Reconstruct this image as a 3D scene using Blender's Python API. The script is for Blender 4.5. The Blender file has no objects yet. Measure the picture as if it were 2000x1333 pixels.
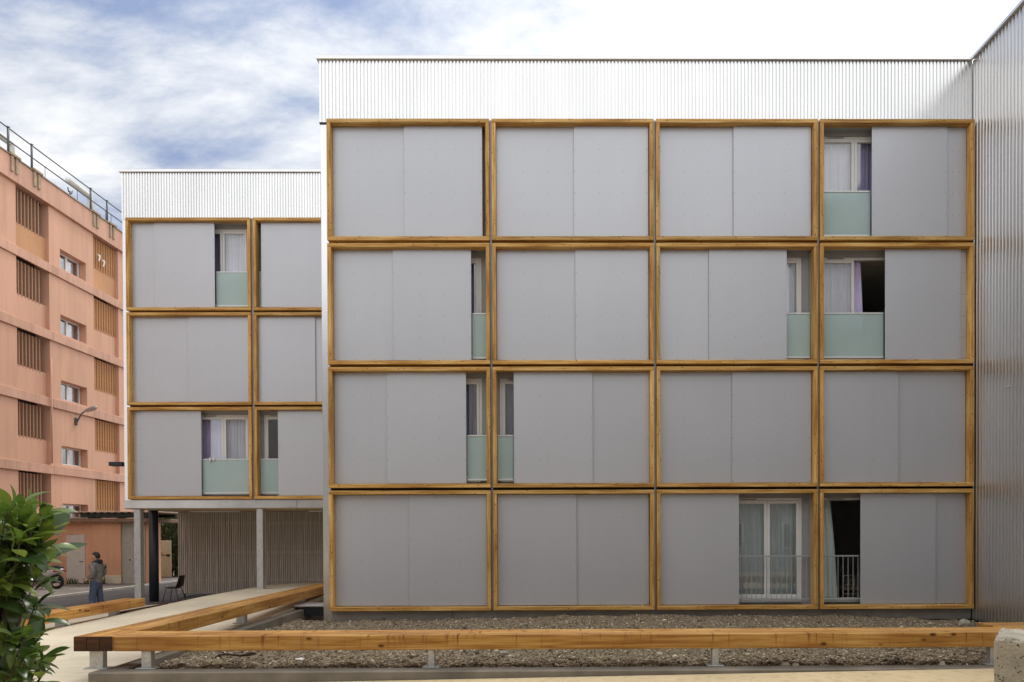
import bpy, math, random
import numpy as np
from mathutils import Matrix, Vector

random.seed(7)
rng = np.random.default_rng(7)
scene = bpy.context.scene
COL = scene.collection
rad = math.radians

# ------------------------------------------------------------------ camera
EYE = 1.9
YAW, PIT, ROL = 0.0075, -0.0088, -0.0036
F, CX, CY = 1360.0, 1087.97, 1052.5
fwd = Vector((math.sin(YAW) * math.cos(PIT), math.cos(YAW) * math.cos(PIT), math.sin(PIT)))
rt0 = Vector((math.cos(YAW), -math.sin(YAW), 0))
up0 = rt0.cross(fwd)
rgt = math.cos(ROL) * rt0 + math.sin(ROL) * up0
upv = -math.sin(ROL) * rt0 + math.cos(ROL) * up0
cd = bpy.data.cameras.new('camera')
cam = bpy.data.objects.new('camera', cd)
COL.objects.link(cam)
cd.sensor_fit = 'HORIZONTAL'
cd.sensor_width = 36
cd.lens = 36 * F / 2000
cd.shift_x = (1000 - CX) / 2000
cd.shift_y = (CY - 666.5) / 2000
cd.clip_start = 0.05
cd.clip_end = 2000
m = Matrix((rgt, upv, -fwd)).transposed().to_4x4()
m.translation = (0, 0, EYE)
cam.matrix_world = m
scene.camera = cam

# ------------------------------------------------------------------ sky, sun, exposure
SUN_EL, SUN_AZ = 62, 28          # degrees; azimuth measured from the view direction (+Y) towards +X
world = bpy.data.worlds.new('World')
scene.world = world
world.use_nodes = True
wt = world.node_tree
wt.nodes.clear()


def wn(t, **k):
    n = wt.nodes.new(t)
    for a, b in k.items():
        setattr(n, a, b)
    return n


def wmath(op, a, b=None, clamp=False):
    n = wn('ShaderNodeMath', operation=op)
    n.use_clamp = clamp
    for i, v in enumerate((a, b)):
        if v is None:
            continue
        if hasattr(v, 'links'):
            wt.links.new(v, n.inputs[i])
        else:
            n.inputs[i].default_value = v
    return n.outputs[0]


out = wn('ShaderNodeOutputWorld')
bg = wn('ShaderNodeBackground')
bg.inputs['Strength'].default_value = 0.1
wt.links.new(bg.outputs[0], out.inputs[0])
sky = wn('ShaderNodeTexSky', sky_type='NISHITA')
sky.sun_disc = False
sky.sun_elevation = rad(SUN_EL)
sky.sun_rotation = rad(SUN_AZ)
tc = wn('ShaderNodeTexCoord')
sep = wn('ShaderNodeSeparateXYZ')
wt.links.new(tc.outputs['Generated'], sep.inputs[0])
zc = wmath('ADD', wmath('MAXIMUM', sep.outputs[2], 0.0), 0.22)
comb = wn('ShaderNodeCombineXYZ')
wt.links.new(wmath('DIVIDE', sep.outputs[0], zc), comb.inputs[0])
wt.links.new(wmath('DIVIDE', sep.outputs[1], zc), comb.inputs[1])
mp = wn('ShaderNodeMapping')
mp.inputs['Location'].default_value = (3.1, 0.75, 0)
mp.inputs['Rotation'].default_value = (0, 0, rad(-38))
mp.inputs['Scale'].default_value = (1.25, 2.1, 1)
wt.links.new(comb.outputs[0], mp.inputs[0])
n1 = wn('ShaderNodeTexNoise')
n1.inputs['Scale'].default_value = 1.5
n1.inputs['Detail'].default_value = 9
n1.inputs['Roughness'].default_value = 0.62
n1.inputs['Distortion'].default_value = 0.25
wt.links.new(mp.outputs[0], n1.inputs[0])
# glow of the sun through the cloud layer
sd = Vector((math.sin(rad(SUN_AZ)) * math.cos(rad(SUN_EL)), math.cos(rad(SUN_AZ)) * math.cos(rad(SUN_EL)), math.sin(rad(SUN_EL))))
dot = wn('ShaderNodeVectorMath', operation='DOT_PRODUCT')
wt.links.new(tc.outputs['Generated'], dot.inputs[0])
dot.inputs[1].default_value = sd
glow = wmath('POWER', wmath('MAXIMUM', dot.outputs['Value'], 0.0), 4.0)
# the thinner part of the cloud layer seen at the left of the picture
gd = wn('ShaderNodeVectorMath', operation='DOT_PRODUCT')
wt.links.new(tc.outputs['Generated'], gd.inputs[0])
gd.inputs[1].default_value = Vector((-0.50, 0.74, 0.42)).normalized()
gap = wn('ShaderNodeMapRange', interpolation_type='SMOOTHSTEP')
gap.inputs[1].default_value = math.cos(rad(42))
gap.inputs[2].default_value = math.cos(rad(8))
wt.links.new(gd.outputs['Value'], gap.inputs[0])
cov = wmath('SUBTRACT', wmath('ADD', wmath('MULTIPLY', wmath('SUBTRACT', n1.outputs['Fac'], 0.5), 1.75), 0.95), wmath('MULTIPLY', gap.outputs[0], 0.47))
ramp = wn('ShaderNodeValToRGB')
wt.links.new(cov, ramp.inputs[0])
el = ramp.color_ramp.elements
el[0].position = 0.28
el[0].color = (0.22, 0.28, 0.43, 1)
el[1].position = 0.98
el[1].color = (1.0, 1.0, 1.0, 1)
for q, c in ((0.40, (0.34, 0.39, 0.50)), (0.52, (0.50, 0.53, 0.59)), (0.68, (0.68, 0.69, 0.71))):
    e = el.new(q)
    e.color = (*c, 1)
sc10 = wn('ShaderNodeVectorMath', operation='SCALE')
wt.links.new(ramp.outputs[0], sc10.inputs[0])
wt.links.new(wmath('ADD', 13.0, wmath('MULTIPLY', glow, 7.0)), sc10.inputs[3])
mix = wn('ShaderNodeMix', data_type='RGBA')
mix.inputs[0].default_value = 0.94
wt.links.new(sky.outputs[0], mix.inputs[6])
wt.links.new(sc10.outputs[0], mix.inputs[7])
wt.links.new(mix.outputs[2], bg.inputs['Color'])

sl = bpy.data.lights.new('sun', 'SUN')
sl.energy = 1.5
sl.angle = rad(14)
sl.color = (1, 0.95, 0.87)
so = bpy.data.objects.new('sun', sl)
COL.objects.link(so)
so.rotation_euler = (-sd).to_track_quat('-Z', 'Y').to_euler()
so.location = (0, 0, 30)

vs = scene.view_settings
vs.view_transform = 'Standard'
vs.look = 'None'
vs.exposure = 0.1
vs.gamma = 1
vs.use_curve_mapping = False
scene.cycles.max_bounces = 7
scene.cycles.transparent_max_bounces = 12
scene.cycles.use_denoising = True


# ------------------------------------------------------------------ pixel -> place helpers (2000 px wide photograph)
def ray(u, v):
    return fwd + rgt * ((u - CX) / F) - upv * ((v - CY) / F)


def at_y(u, v, Y):
    d = ray(u, v)
    d = d * (Y / d.y)
    return Vector((d.x, d.y, d.z + EYE))


def at_x(u, v, X):
    d = ray(u, v)
    d = d * (X / d.x)
    return Vector((d.x, d.y, d.z + EYE))


def at_z(u, v, Z):
    d = ray(u, v)
    d = d * ((Z - EYE) / d.z)
    return Vector((d.x, d.y, d.z + EYE))


# ------------------------------------------------------------------ materials
MATS = {}


def mat(name, base, rough=0.6, metal=0.0, var=0.12, nscale=6.0, bump=0.0, bscale=60.0, spec=0.4, stretch=(1, 1, 1), hue2=None, coords='Object', detail=6):
    m = bpy.data.materials.new(name)
    m.use_nodes = True
    t = m.node_tree
    b = t.nodes['Principled BSDF']
    b.inputs['Roughness'].default_value = rough
    b.inputs['Metallic'].default_value = metal
    b.inputs['Specular IOR Level'].default_value = spec
    c = t.nodes.new('ShaderNodeTexCoord')
    mp = t.nodes.new('ShaderNodeMapping')
    mp.inputs['Scale'].default_value = stretch
    t.links.new(c.outputs[coords], mp.inputs[0])
    n = t.nodes.new('ShaderNodeTexNoise')
    n.inputs['Scale'].default_value = nscale
    n.inputs['Detail'].default_value = detail
    t.links.new(mp.outputs[0], n.inputs[0])
    r = t.nodes.new('ShaderNodeValToRGB')
    d = hue2 or tuple(x * (1 - var) for x in base)
    l = tuple(min(1, x * (1 + var)) for x in base)
    r.color_ramp.elements[0].position = 0.3
    r.color_ramp.elements[0].color = (*d, 1)
    r.color_ramp.elements[1].position = 0.7
    r.color_ramp.elements[1].color = (*l, 1)
    t.links.new(n.outputs['Fac'], r.inputs[0])
    t.links.new(r.outputs[0], b.inputs['Base Color'])
    if bump:
        n2 = t.nodes.new('ShaderNodeTexNoise')
        n2.inputs['Scale'].default_value = bscale
        n2.inputs['Detail'].default_value = 4
        t.links.new(mp.outputs[0], n2.inputs[0])
        bp = t.nodes.new('ShaderNodeBump')
        bp.inputs['Strength'].default_value = bump
        bp.inputs['Distance'].default_value = 0.02
        t.links.new(n2.outputs['Fac'], bp.inputs['Height'])
        t.links.new(bp.outputs[0], b.inputs['Normal'])
    MATS[name] = m
    return m


def weather(m, tint=0.05, streak=0.10, sscale=(3.0, 3.0, 0.12), nsc=2.0, lo=0.45, hi=0.75, stain=None):
    """object-to-object tone shift plus rain streaks / stains with a shape of their own"""
    t = m.node_tree
    L = t.links.new
    b = t.nodes['Principled BSDF']
    src = b.inputs['Base Color'].links[0].from_socket
    c = t.nodes.new('ShaderNodeTexCoord')
    oi = t.nodes.new('ShaderNodeObjectInfo')
    ml = t.nodes.new('ShaderNodeMath')
    ml.operation = 'MULTIPLY'
    ml.inputs[1].default_value = 53.0
    L(oi.outputs['Random'], ml.inputs[0])
    ad = t.nodes.new('ShaderNodeVectorMath')
    ad.operation = 'ADD'
    L(c.outputs['Object'], ad.inputs[0])
    L(ml.outputs[0], ad.inputs[1])
    mp = t.nodes.new('ShaderNodeMapping')
    mp.inputs['Scale'].default_value = sscale
    L(ad.outputs[0], mp.inputs[0])
    n = t.nodes.new('ShaderNodeTexNoise')
    n.inputs['Scale'].default_value = nsc
    n.inputs['Detail'].default_value = 6
    n.inputs['Roughness'].default_value = 0.6
    L(mp.outputs[0], n.inputs[0])
    r = t.nodes.new('ShaderNodeMapRange')
    r.inputs[1].default_value = lo
    r.inputs[2].default_value = hi
    r.inputs[3].default_value = 0.0
    r.inputs[4].default_value = streak
    L(n.outputs['Fac'], r.inputs[0])
    mx = t.nodes.new('ShaderNodeMix')
    mx.data_type = 'RGBA'
    L(r.outputs[0], mx.inputs[0])
    L(src, mx.inputs[6])
    mx.inputs[7].default_value = (*(stain or (0.05, 0.045, 0.04)), 1)
    hs = t.nodes.new('ShaderNodeHueSaturation')
    va = t.nodes.new('ShaderNodeMapRange')
    va.inputs[3].default_value = 1 - tint
    va.inputs[4].default_value = 1 + tint
    L(oi.outputs['Random'], va.inputs[0])
    L(va.outputs[0], hs.inputs['Value'])
    L(mx.outputs[2], hs.inputs['Color'])
    L(hs.outputs[0], b.inputs['Base Color'])


def wood(name, dark, mid, light, rough=0.5, knots=7.0, drip=False):
    """grain along local X, knots, per-board tint; optional resin runs down the face"""
    m = bpy.data.materials.new(name)
    m.use_nodes = True
    t = m.node_tree
    L = t.links.new
    b = t.nodes['Principled BSDF']
    b.inputs['Roughness'].default_value = rough
    b.inputs['Specular IOR Level'].default_value = 0.3
    c = t.nodes.new('ShaderNodeTexCoord')
    oi = t.nodes.new('ShaderNodeObjectInfo')
    off = t.nodes.new('ShaderNodeVectorMath')
    off.operation = 'ADD'
    rs = t.nodes.new('ShaderNodeMath')
    rs.operation = 'MULTIPLY'
    rs.inputs[1].default_value = 37.0
    L(oi.outputs['Random'], rs.inputs[0])
    L(c.outputs['Object'], off.inputs[0])
    L(rs.outputs[0], off.inputs[1])

    def noise(scale, det, st, rough=0.5, dist=0.0):
        mp = t.nodes.new('ShaderNodeMapping')
        mp.inputs['Scale'].default_value = st
        L(off.outputs[0], mp.inputs[0])
        n = t.nodes.new('ShaderNodeTexNoise')
        n.inputs['Scale'].default_value = scale
        n.inputs['Detail'].default_value = det
        n.inputs['Roughness'].default_value = rough
        n.inputs['Distortion'].default_value = dist
        L(mp.outputs[0], n.inputs[0])
        return n.outputs['Fac']

    grain = noise(9, 6, (0.12, 3.0, 3.0), 0.6, 0.3)
    patch = noise(1.6, 3, (0.6, 2.5, 2.5))
    ad = t.nodes.new('ShaderNodeMath')
    ad.operation = 'MULTIPLY_ADD'
    ad.inputs[1].default_value = 0.65
    L(grain, ad.inputs[0])
    sc = t.nodes.new('ShaderNodeMath')
    sc.operation = 'MULTIPLY'
    sc.inputs[1].default_value = 0.35
    L(patch, sc.inputs[0])
    L(sc.outputs[0], ad.inputs[2])
    r = t.nodes.new('ShaderNodeValToRGB')
    e = r.color_ramp.elements
    e[0].position = 0.36
    e[0].color = (*dark, 1)
    e[1].position = 0.64
    e[1].color = (*light, 1)
    k = e.new(0.5)
    k.color = (*mid, 1)
    L(ad.outputs[0], r.inputs[0])
    # knots
    mp = t.nodes.new('ShaderNodeMapping')
    mp.inputs['Scale'].default_value = (0.7, 1.3, 1.3)
    L(off.outputs[0], mp.inputs[0])
    vo = t.nodes.new('ShaderNodeTexVoronoi')
    vo.inputs['Scale'].default_value = knots
    L(mp.outputs[0], vo.inputs[0])
    kr = t.nodes.new('ShaderNodeValToRGB')
    kr.color_ramp.elements[0].position = 0.09
    kr.color_ramp.elements[0].color = (1, 1, 1, 1)
    kr.color_ramp.elements[1].position = 0.19
    kr.color_ramp.elements[1].color = (0, 0, 0, 1)
    L(vo.outputs['Distance'], kr.inputs[0])
    mx = t.nodes.new('ShaderNodeMix')
    mx.data_type = 'RGBA'
    L(kr.outputs[0], mx.inputs[0])
    L(r.outputs[0], mx.inputs[6])
    mx.inputs[7].default_value = (dark[0] * 0.38, dark[1] * 0.3, dark[2] * 0.3, 1)
    colr = mx.outputs[2]
    if drip:
        dn = noise(7, 3, (2.6, 0.05, 0.16), 0.6)
        sp = t.nodes.new('ShaderNodeSeparateXYZ')
        L(c.outputs['Object'], sp.inputs[0])
        dr = t.nodes.new('ShaderNodeValToRGB')
        dr.color_ramp.elements[0].position = 0.60
        dr.color_ramp.elements[0].color = (0, 0, 0, 1)
        dr.color_ramp.elements[1].position = 0.68
        dr.color_ramp.elements[1].color = (1, 1, 1, 1)
        L(dn, dr.inputs[0])
        zr_ = t.nodes.new('ShaderNodeMapRange')
        zr_.inputs[1].default_value = -0.11
        zr_.inputs[2].default_value = 0.10
        L(sp.outputs[2], zr_.inputs[0])
        dz_ = t.nodes.new('ShaderNodeMath')
        dz_.operation = 'MULTIPLY'
        L(dr.outputs[0], dz_.inputs[0])
        L(zr_.outputs[0], dz_.inputs[1])
        wp = noise(1.1, 4, (0.5, 1.5, 1.5), 0.6)
        wr = t.nodes.new('ShaderNodeMapRange')
        wr.inputs[1].default_value = 0.5
        wr.inputs[2].default_value = 0.75
        wr.inputs[4].default_value = 0.55
        L(wp, wr.inputs[0])
        mxw = t.nodes.new('ShaderNodeMix')
        mxw.data_type = 'RGBA'
        L(wr.outputs[0], mxw.inputs[0])
        L(colr, mxw.inputs[6])
        mxw.inputs[7].default_value = (dark[0] * 0.8, dark[1] * 0.7, dark[2] * 0.8, 1)
        colr = mxw.outputs[2]
        mx2 = t.nodes.new('ShaderNodeMix')
        mx2.data_type = 'RGBA'
        L(dz_.outputs[0], mx2.inputs[0])
        L(colr, mx2.inputs[6])
        mx2.inputs[7].default_value = (dark[0] * 0.62, dark[1] * 0.42, dark[2] * 0.3, 1)
        colr = mx2.outputs[2]
    hs = t.nodes.new('ShaderNodeHueSaturation')
    va = t.nodes.new('ShaderNodeMapRange')
    va.inputs[3].default_value = 0.78
    va.inputs[4].default_value = 1.14
    L(oi.outputs['Random'], va.inputs[0])
    L(va.outputs[0], hs.inputs['Value'])
    L(colr, hs.inputs['Color'])
    L(hs.outputs[0], b.inputs['Base Color'])
    bp = t.nodes.new('ShaderNodeBump')
    bp.inputs['Strength'].default_value = 0.25
    bp.inputs['Distance'].default_value = 0.004
    L(grain, bp.inputs['Height'])
    L(bp.outputs[0], b.inputs['Normal'])
    MATS[name] = m
    return m


def glass(name, tint=(1, 1, 1), refl=0.10, rough=0.02):
    m = bpy.data.materials.new(name)
    m.use_nodes = True
    t = m.node_tree
    t.nodes.clear()
    o = t.nodes.new('ShaderNodeOutputMaterial')
    mx = t.nodes.new('ShaderNodeMixShader')
    tr = t.nodes.new('ShaderNodeBsdfTransparent')
    gl = t.nodes.new('ShaderNodeBsdfGlossy')
    tr.inputs[0].default_value = (*tint, 1)
    gl.inputs['Roughness'].default_value = rough
    lw = t.nodes.new('ShaderNodeLayerWeight')
    lw.inputs[0].default_value = 0.3
    ma = t.nodes.new('ShaderNodeMath')
    ma.operation = 'MULTIPLY_ADD'
    ma.inputs[1].default_value = 0.5
    ma.inputs[2].default_value = refl
    t.links.new(lw.outputs['Fresnel'], ma.inputs[0])
    t.links.new(ma.outputs[0], mx.inputs[0])
    t.links.new(tr.outputs[0], mx.inputs[1])
    t.links.new(gl.outputs[0], mx.inputs[2])
    t.links.new(mx.outputs[0], o.inputs[0])
    MATS[name] = m
    return m


def frosted(name, colr):
    m = mat(name, colr, rough=0.22, var=0.05, nscale=1.5, spec=0.6)
    t = m.node_tree
    b = t.nodes['Principled BSDF']
    o = t.nodes['Material Output']
    mx = t.nodes.new('ShaderNodeMixShader')
    tr = t.nodes.new('ShaderNodeBsdfTransparent')
    tr.inputs[0].default_value = (0.82, 0.93, 0.90, 1)
    mx.inputs[0].default_value = 0.58
    t.links.new(tr.outputs[0], mx.inputs[1])
    t.links.new(b.outputs[0], mx.inputs[2])
    t.links.new(mx.outputs[0], o.inputs[0])
    return m


def leafmat(name, base, tip, rough=0.35):
    m = mat(name, base, rough=rough, var=0.3, nscale=5, spec=0.5)
    t = m.node_tree
    b = t.nodes['Principled BSDF']
    oi = t.nodes.new('ShaderNodeObjectInfo')
    gm = t.nodes.new('ShaderNodeNewGeometry')
    mx = t.nodes.new('ShaderNodeMix')
    mx.data_type = 'RGBA'
    ad = t.nodes.new('ShaderNodeMath')
    ad.operation = 'FRACT'
    sm = t.nodes.new('ShaderNodeMath')
    sm.operation = 'ADD'
    t.links.new(oi.outputs['Random'], sm.inputs[0])
    t.links.new(gm.outputs['Random Per Island'], sm.inputs[1])
    t.links.new(sm.outputs[0], ad.inputs[0])
    pw = t.nodes.new('ShaderNodeMath')
    pw.operation = 'POWER'
    pw.inputs[1].default_value = 2.5
    t.links.new(ad.outputs[0], pw.inputs[0])
    src = b.inputs['Base Color'].links[0].from_socket
    t.links.new(pw.outputs[0], mx.inputs[0])
    t.links.new(src, mx.inputs[6])
    mx.inputs[7].default_value = (*tip, 1)
    t.links.new(mx.outputs[2], b.inputs['Base Color'])
    # light through the blade
    o = t.nodes['Material Output']
    tl = t.nodes.new('ShaderNodeBsdfTranslucent')
    t.links.new(mx.outputs[2], tl.inputs[0])
    ms = t.nodes.new('ShaderNodeMixShader')
    ms.inputs[0].default_value = 0.25
    t.links.new(b.outputs[0], ms.inputs[1])
    t.links.new(tl.outputs[0], ms.inputs[2])
    t.links.new(ms.outputs[0], o.inputs[0])
    return m


wood('frame_wood', (0.33, 0.145, 0.028), (0.58, 0.325, 0.09), (0.78, 0.53, 0.21), knots=11.0)
wood('bench_wood', (0.30, 0.115, 0.02), (0.52, 0.26, 0.06), (0.72, 0.44, 0.14), rough=0.42, knots=4.5, drip=True)
wood('end_grain', (0.028, 0.011, 0.005), (0.055, 0.020, 0.007), (0.11, 0.042, 0.013), knots=3.0)
weather(mat('panel_grey', (0.545, 0.56, 0.60), rough=0.44, metal=0.45, var=0.02, nscale=0.6, spec=0.5), 0.03, 0.02)
mat('aluminium', (0.83, 0.83, 0.83), rough=0.27, metal=1.0, var=0.05, nscale=0.9, stretch=(1, 1, 0.3))
mat('aluminium_wing', (0.74, 0.73, 0.72), rough=0.30, metal=1.0, var=0.06, nscale=0.9, stretch=(1, 1, 0.3))
mat('coping_metal', (0.82, 0.82, 0.80), rough=0.4, metal=0.0, var=0.04)
mat('flashing', (0.60, 0.59, 0.57), rough=0.3, metal=0.9, var=0.10, nscale=2.5)
mat('plinth', (0.30, 0.285, 0.26), rough=0.4, metal=0.35, var=0.15, nscale=3)
mat('dark_gap', (0.02, 0.02, 0.02), rough=0.8)
mat('wall_inner', (0.34, 0.33, 0.32), rough=0.7, var=0.06)
mat('room', (0.60, 0.57, 0.54), rough=0.9, var=0.05)
mat('pvc_white', (0.78, 0.78, 0.76), rough=0.35, var=0.03)
mat('rail_white', (0.72, 0.74, 0.75), rough=0.3, metal=0.2, var=0.03)
mat('rail_grey', (0.42, 0.44, 0.46), rough=0.4, metal=0.4, var=0.05)
glass('pane_glass', (0.96, 0.97, 0.98), 0.10)
frosted('frosted_glass', (0.60, 0.735, 0.735))
mat('curtain_white', (0.86, 0.85, 0.93), rough=0.9, var=0.06, nscale=2)
mat('curtain_lilac', (0.70, 0.63, 0.88), rough=0.9, var=0.08, nscale=2)
mat('curtain_dark', (0.36, 0.34, 0.48), rough=0.9, var=0.08, nscale=2)
mat('curtain_green', (0.58, 0.66, 0.64), rough=0.9, var=0.08, nscale=2)
mat('galvanised', (0.50, 0.51, 0.51), rough=0.42, metal=0.55, var=0.16, nscale=22)
mat('dark_steel', (0.035, 0.038, 0.048), rough=0.4, metal=0.2, var=0.1)
mat('soffit', (0.50, 0.38, 0.24), rough=0.7, var=0.1)
mat('slat_wood', (0.56, 0.51, 0.45), rough=0.75, var=0.25, nscale=3, stretch=(8, 8, 0.4))
mat('screen_back', (0.30, 0.26, 0.21), rough=0.9, var=0.2)
mat('concrete', (0.21, 0.185, 0.15), rough=0.85, var=0.28, nscale=2.2, bump=0.25, bscale=40)
mat('kerb_stone', (0.42, 0.40, 0.36), rough=0.85, var=0.12, nscale=3)
mat('asphalt', (0.075, 0.073, 0.075), rough=0.85, var=0.25, nscale=1.2, bump=0.4, bscale=120)
mat('old_asphalt', (0.19, 0.175, 0.155), rough=0.9, var=0.25, nscale=1.5, bump=0.4, bscale=90)
mat('earth', (0.15, 0.13, 0.105), rough=0.95, var=0.3, nscale=5, bump=0.6, bscale=50)
mat('line_paint', (0.62, 0.61, 0.57), rough=0.7, var=0.2, nscale=9)
weather(mat('render_pink', (0.69, 0.40, 0.28), rough=0.9, var=0.08, nscale=0.7, bump=0.15, bscale=90, stretch=(1, 1, 0.35), detail=9), 0.02, 0.22, (1.6, 1.6, 0.10), 2.0, 0.46, 0.78, (0.22, 0.12, 0.08))
weather(mat('render_pink_band', (0.65, 0.385, 0.28), rough=0.9, var=0.10, nscale=0.9, bump=0.15, bscale=90, stretch=(1, 1, 0.35), detail=9), 0.03, 0.32, (2.2, 2.2, 0.35), 2.0, 0.46, 0.76, (0.20, 0.11, 0.075))
mat('render_ochre', (0.60, 0.32, 0.17), rough=0.9, var=0.12, nscale=1.1, stretch=(1, 1, 0.3), detail=9)
weather(mat('render_orange', (0.74, 0.42, 0.26), rough=0.9, var=0.07, nscale=0.9, bump=0.1), 0.03, 0.25, (1.6, 1.6, 0.25), 2.0, 0.46, 0.78, (0.25, 0.12, 0.06))
mat('slat_ochre', (0.46, 0.225, 0.095), rough=0.8, var=0.12)
mat('slat_pale', (0.40, 0.235, 0.15), rough=0.85, var=0.12)
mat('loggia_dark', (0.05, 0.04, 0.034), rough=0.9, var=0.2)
mat('added_block_wall', (0.34, 0.33, 0.33), rough=0.9, var=0.1, nscale=0.8)
mat('cream', (0.76, 0.67, 0.48), rough=0.85, var=0.06)
mat('cream_plinth', (0.68, 0.62, 0.48), rough=0.9, var=0.15, nscale=3)
mat('door_grey', (0.66, 0.62, 0.56), rough=0.6, var=0.06)
mat('recess_grey', (0.44, 0.43, 0.37), rough=0.8, var=0.10)
mat('roof_brown', (0.25, 0.16, 0.11), rough=0.8, var=0.15)
mat('steel_green', (0.045, 0.065, 0.06), rough=0.5, metal=0.2, var=0.2)
mat('railing_steel', (0.11, 0.125, 0.14), rough=0.5, metal=0.3, var=0.1)
mat('pipe_white', (0.68, 0.67, 0.64), rough=0.5, var=0.05)
mat('bracket', (0.40, 0.31, 0.22), rough=0.85, var=0.2)
mat('black_plastic', (0.022, 0.021, 0.022), rough=0.38, var=0.1)
mat('tyre', (0.02, 0.02, 0.02), rough=0.8)
mat('silver_paint', (0.60, 0.60, 0.61), rough=0.25, metal=0.5, var=0.03)
mat('red_paint', (0.42, 0.035, 0.04), rough=0.25, var=0.05)
mat('chrome', (0.70, 0.70, 0.70), rough=0.2, metal=1.0)
mat('skin', (0.50, 0.29, 0.19), rough=0.55, var=0.05)
mat('hair', (0.018, 0.014, 0.012), rough=0.6, var=0.3, nscale=60)
mat('jacket', (0.165, 0.155, 0.15), rough=0.85, var=0.30, nscale=14)
mat('hood', (0.022, 0.022, 0.025), rough=0.9, var=0.2)
mat('jeans', (0.060, 0.080, 0.135), rough=0.9, var=0.3, nscale=14)
mat('white_cloth', (0.75, 0.73, 0.72), rough=0.9)
mat('brass', (0.62, 0.55, 0.38), rough=0.4, metal=0.6)
mat('twig', (0.05, 0.032, 0.02), rough=0.9, var=0.3)
mat('stone', (0.42, 0.38, 0.32), rough=0.9, var=0.2, nscale=8)
mat('far_white', (0.70, 0.71, 0.72), rough=0.8, var=0.04)
mat('bark', (0.10, 0.075, 0.05), rough=0.9, var=0.3)
mat('screw', (0.25, 0.25, 0.26), rough=0.5)
leafmat('laurel_leaf', (0.036, 0.078, 0.018), (0.20, 0.27, 0.05), 0.28)
leafmat('laurel_young', (0.10, 0.18, 0.025), (0.24, 0.31, 0.05))
leafmat('oleander_leaf', (0.09, 0.14, 0.05), (0.24, 0.28, 0.12), rough=0.5)
mat('litter', (0.24, 0.14, 0.07), rough=0.9, var=0.6, nscale=1.5)
mat('weed', (0.10, 0.12, 0.04), rough=0.8, var=0.3)


def pale_paving(name, base, line=True):
    m = mat(name, base, rough=0.85, var=0.10, nscale=0.8, bump=0.2, bscale=150)
    if line:
        t = m.node_tree
        b = t.nodes['Principled BSDF']
        src = b.inputs['Base Color'].links[0].from_socket
        c = t.nodes.new('ShaderNodeTexCoord')
        mp = t.nodes.new('ShaderNodeMapping')
        mp.inputs['Scale'].default_value = (0.6, 14, 1)
        t.links.new(c.outputs['Object'], mp.inputs[0])
        n = t.nodes.new('ShaderNodeTexNoise')
        n.inputs['Scale'].default_value = 3
        n.inputs['Detail'].default_value = 5
        t.links.new(mp.outputs[0], n.inputs[0])
        mr = t.nodes.new('ShaderNodeMapRange')
        mr.inputs[1].default_value = 0.3
        mr.inputs[2].default_value = 0.7
        mr.inputs[3].default_value = 0.86
        mr.inputs[4].default_value = 1.10
        t.links.new(n.outputs['Fac'], mr.inputs[0])
        hs = t.nodes.new('ShaderNodeHueSaturation')
        t.links.new(mr.outputs[0], hs.inputs['Value'])
        t.links.new(src, hs.inputs['Color'])
        t.links.new(hs.outputs[0], b.inputs['Base Color'])
    return m


weather(pale_paving('paving_pale', (0.66, 0.595, 0.455)), 0.0, 0.32, (0.7, 0.7, 0.7), 1.4, 0.48, 0.78, (0.30, 0.26, 0.19))
weather(pale_paving('paving_sand', (0.55, 0.44, 0.27), line=False), 0.0, 0.55, (1, 1, 1), 9.0, 0.50, 0.72, (0.30, 0.22, 0.12))


def pitted(name):
    m = mat(name, (0.37, 0.34, 0.275), rough=0.95, var=0.25, nscale=5, bump=0.9, bscale=35)
    t = m.node_tree
    b = t.nodes['Principled BSDF']
    src = b.inputs['Base Color'].links[0].from_socket
    c = t.nodes.new('ShaderNodeTexCoord')
    n0 = t.nodes.new('ShaderNodeTexNoise')
    n0.inputs['Scale'].default_value = 14
    t.links.new(c.outputs['Object'], n0.inputs[0])
    vo = t.nodes.new('ShaderNodeTexVoronoi')
    vo.inputs['Scale'].default_value = 30
    vo.inputs['Randomness'].default_value = 1
    t.links.new(c.outputs['Object'], vo.inputs[0])
    ad = t.nodes.new('ShaderNodeMath')
    ad.operation = 'MULTIPLY_ADD'
    ad.inputs[1].default_value = 0.7
    t.links.new(n0.outputs['Fac'], ad.inputs[0])
    t.links.new(vo.outputs['Distance'], ad.inputs[2])
    r = t.nodes.new('ShaderNodeValToRGB')
    r.color_ramp.elements[0].position = 0.50
    r.color_ramp.elements[0].color = (1, 1, 1, 1)
    r.color_ramp.elements[1].position = 0.56
    r.color_ramp.elements[1].color = (0, 0, 0, 1)
    t.links.new(ad.outputs[0], r.inputs[0])
    mx = t.nodes.new('ShaderNodeMix')
    mx.data_type = 'RGBA'
    t.links.new(r.outputs[0], mx.inputs[0])
    t.links.new(src, mx.inputs[6])
    mx.inputs[7].default_value = (0.035, 0.022, 0.014, 1)
    t.links.new(mx.outputs[2], b.inputs['Base Color'])
    return m


pitted('pitted_concrete')


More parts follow.
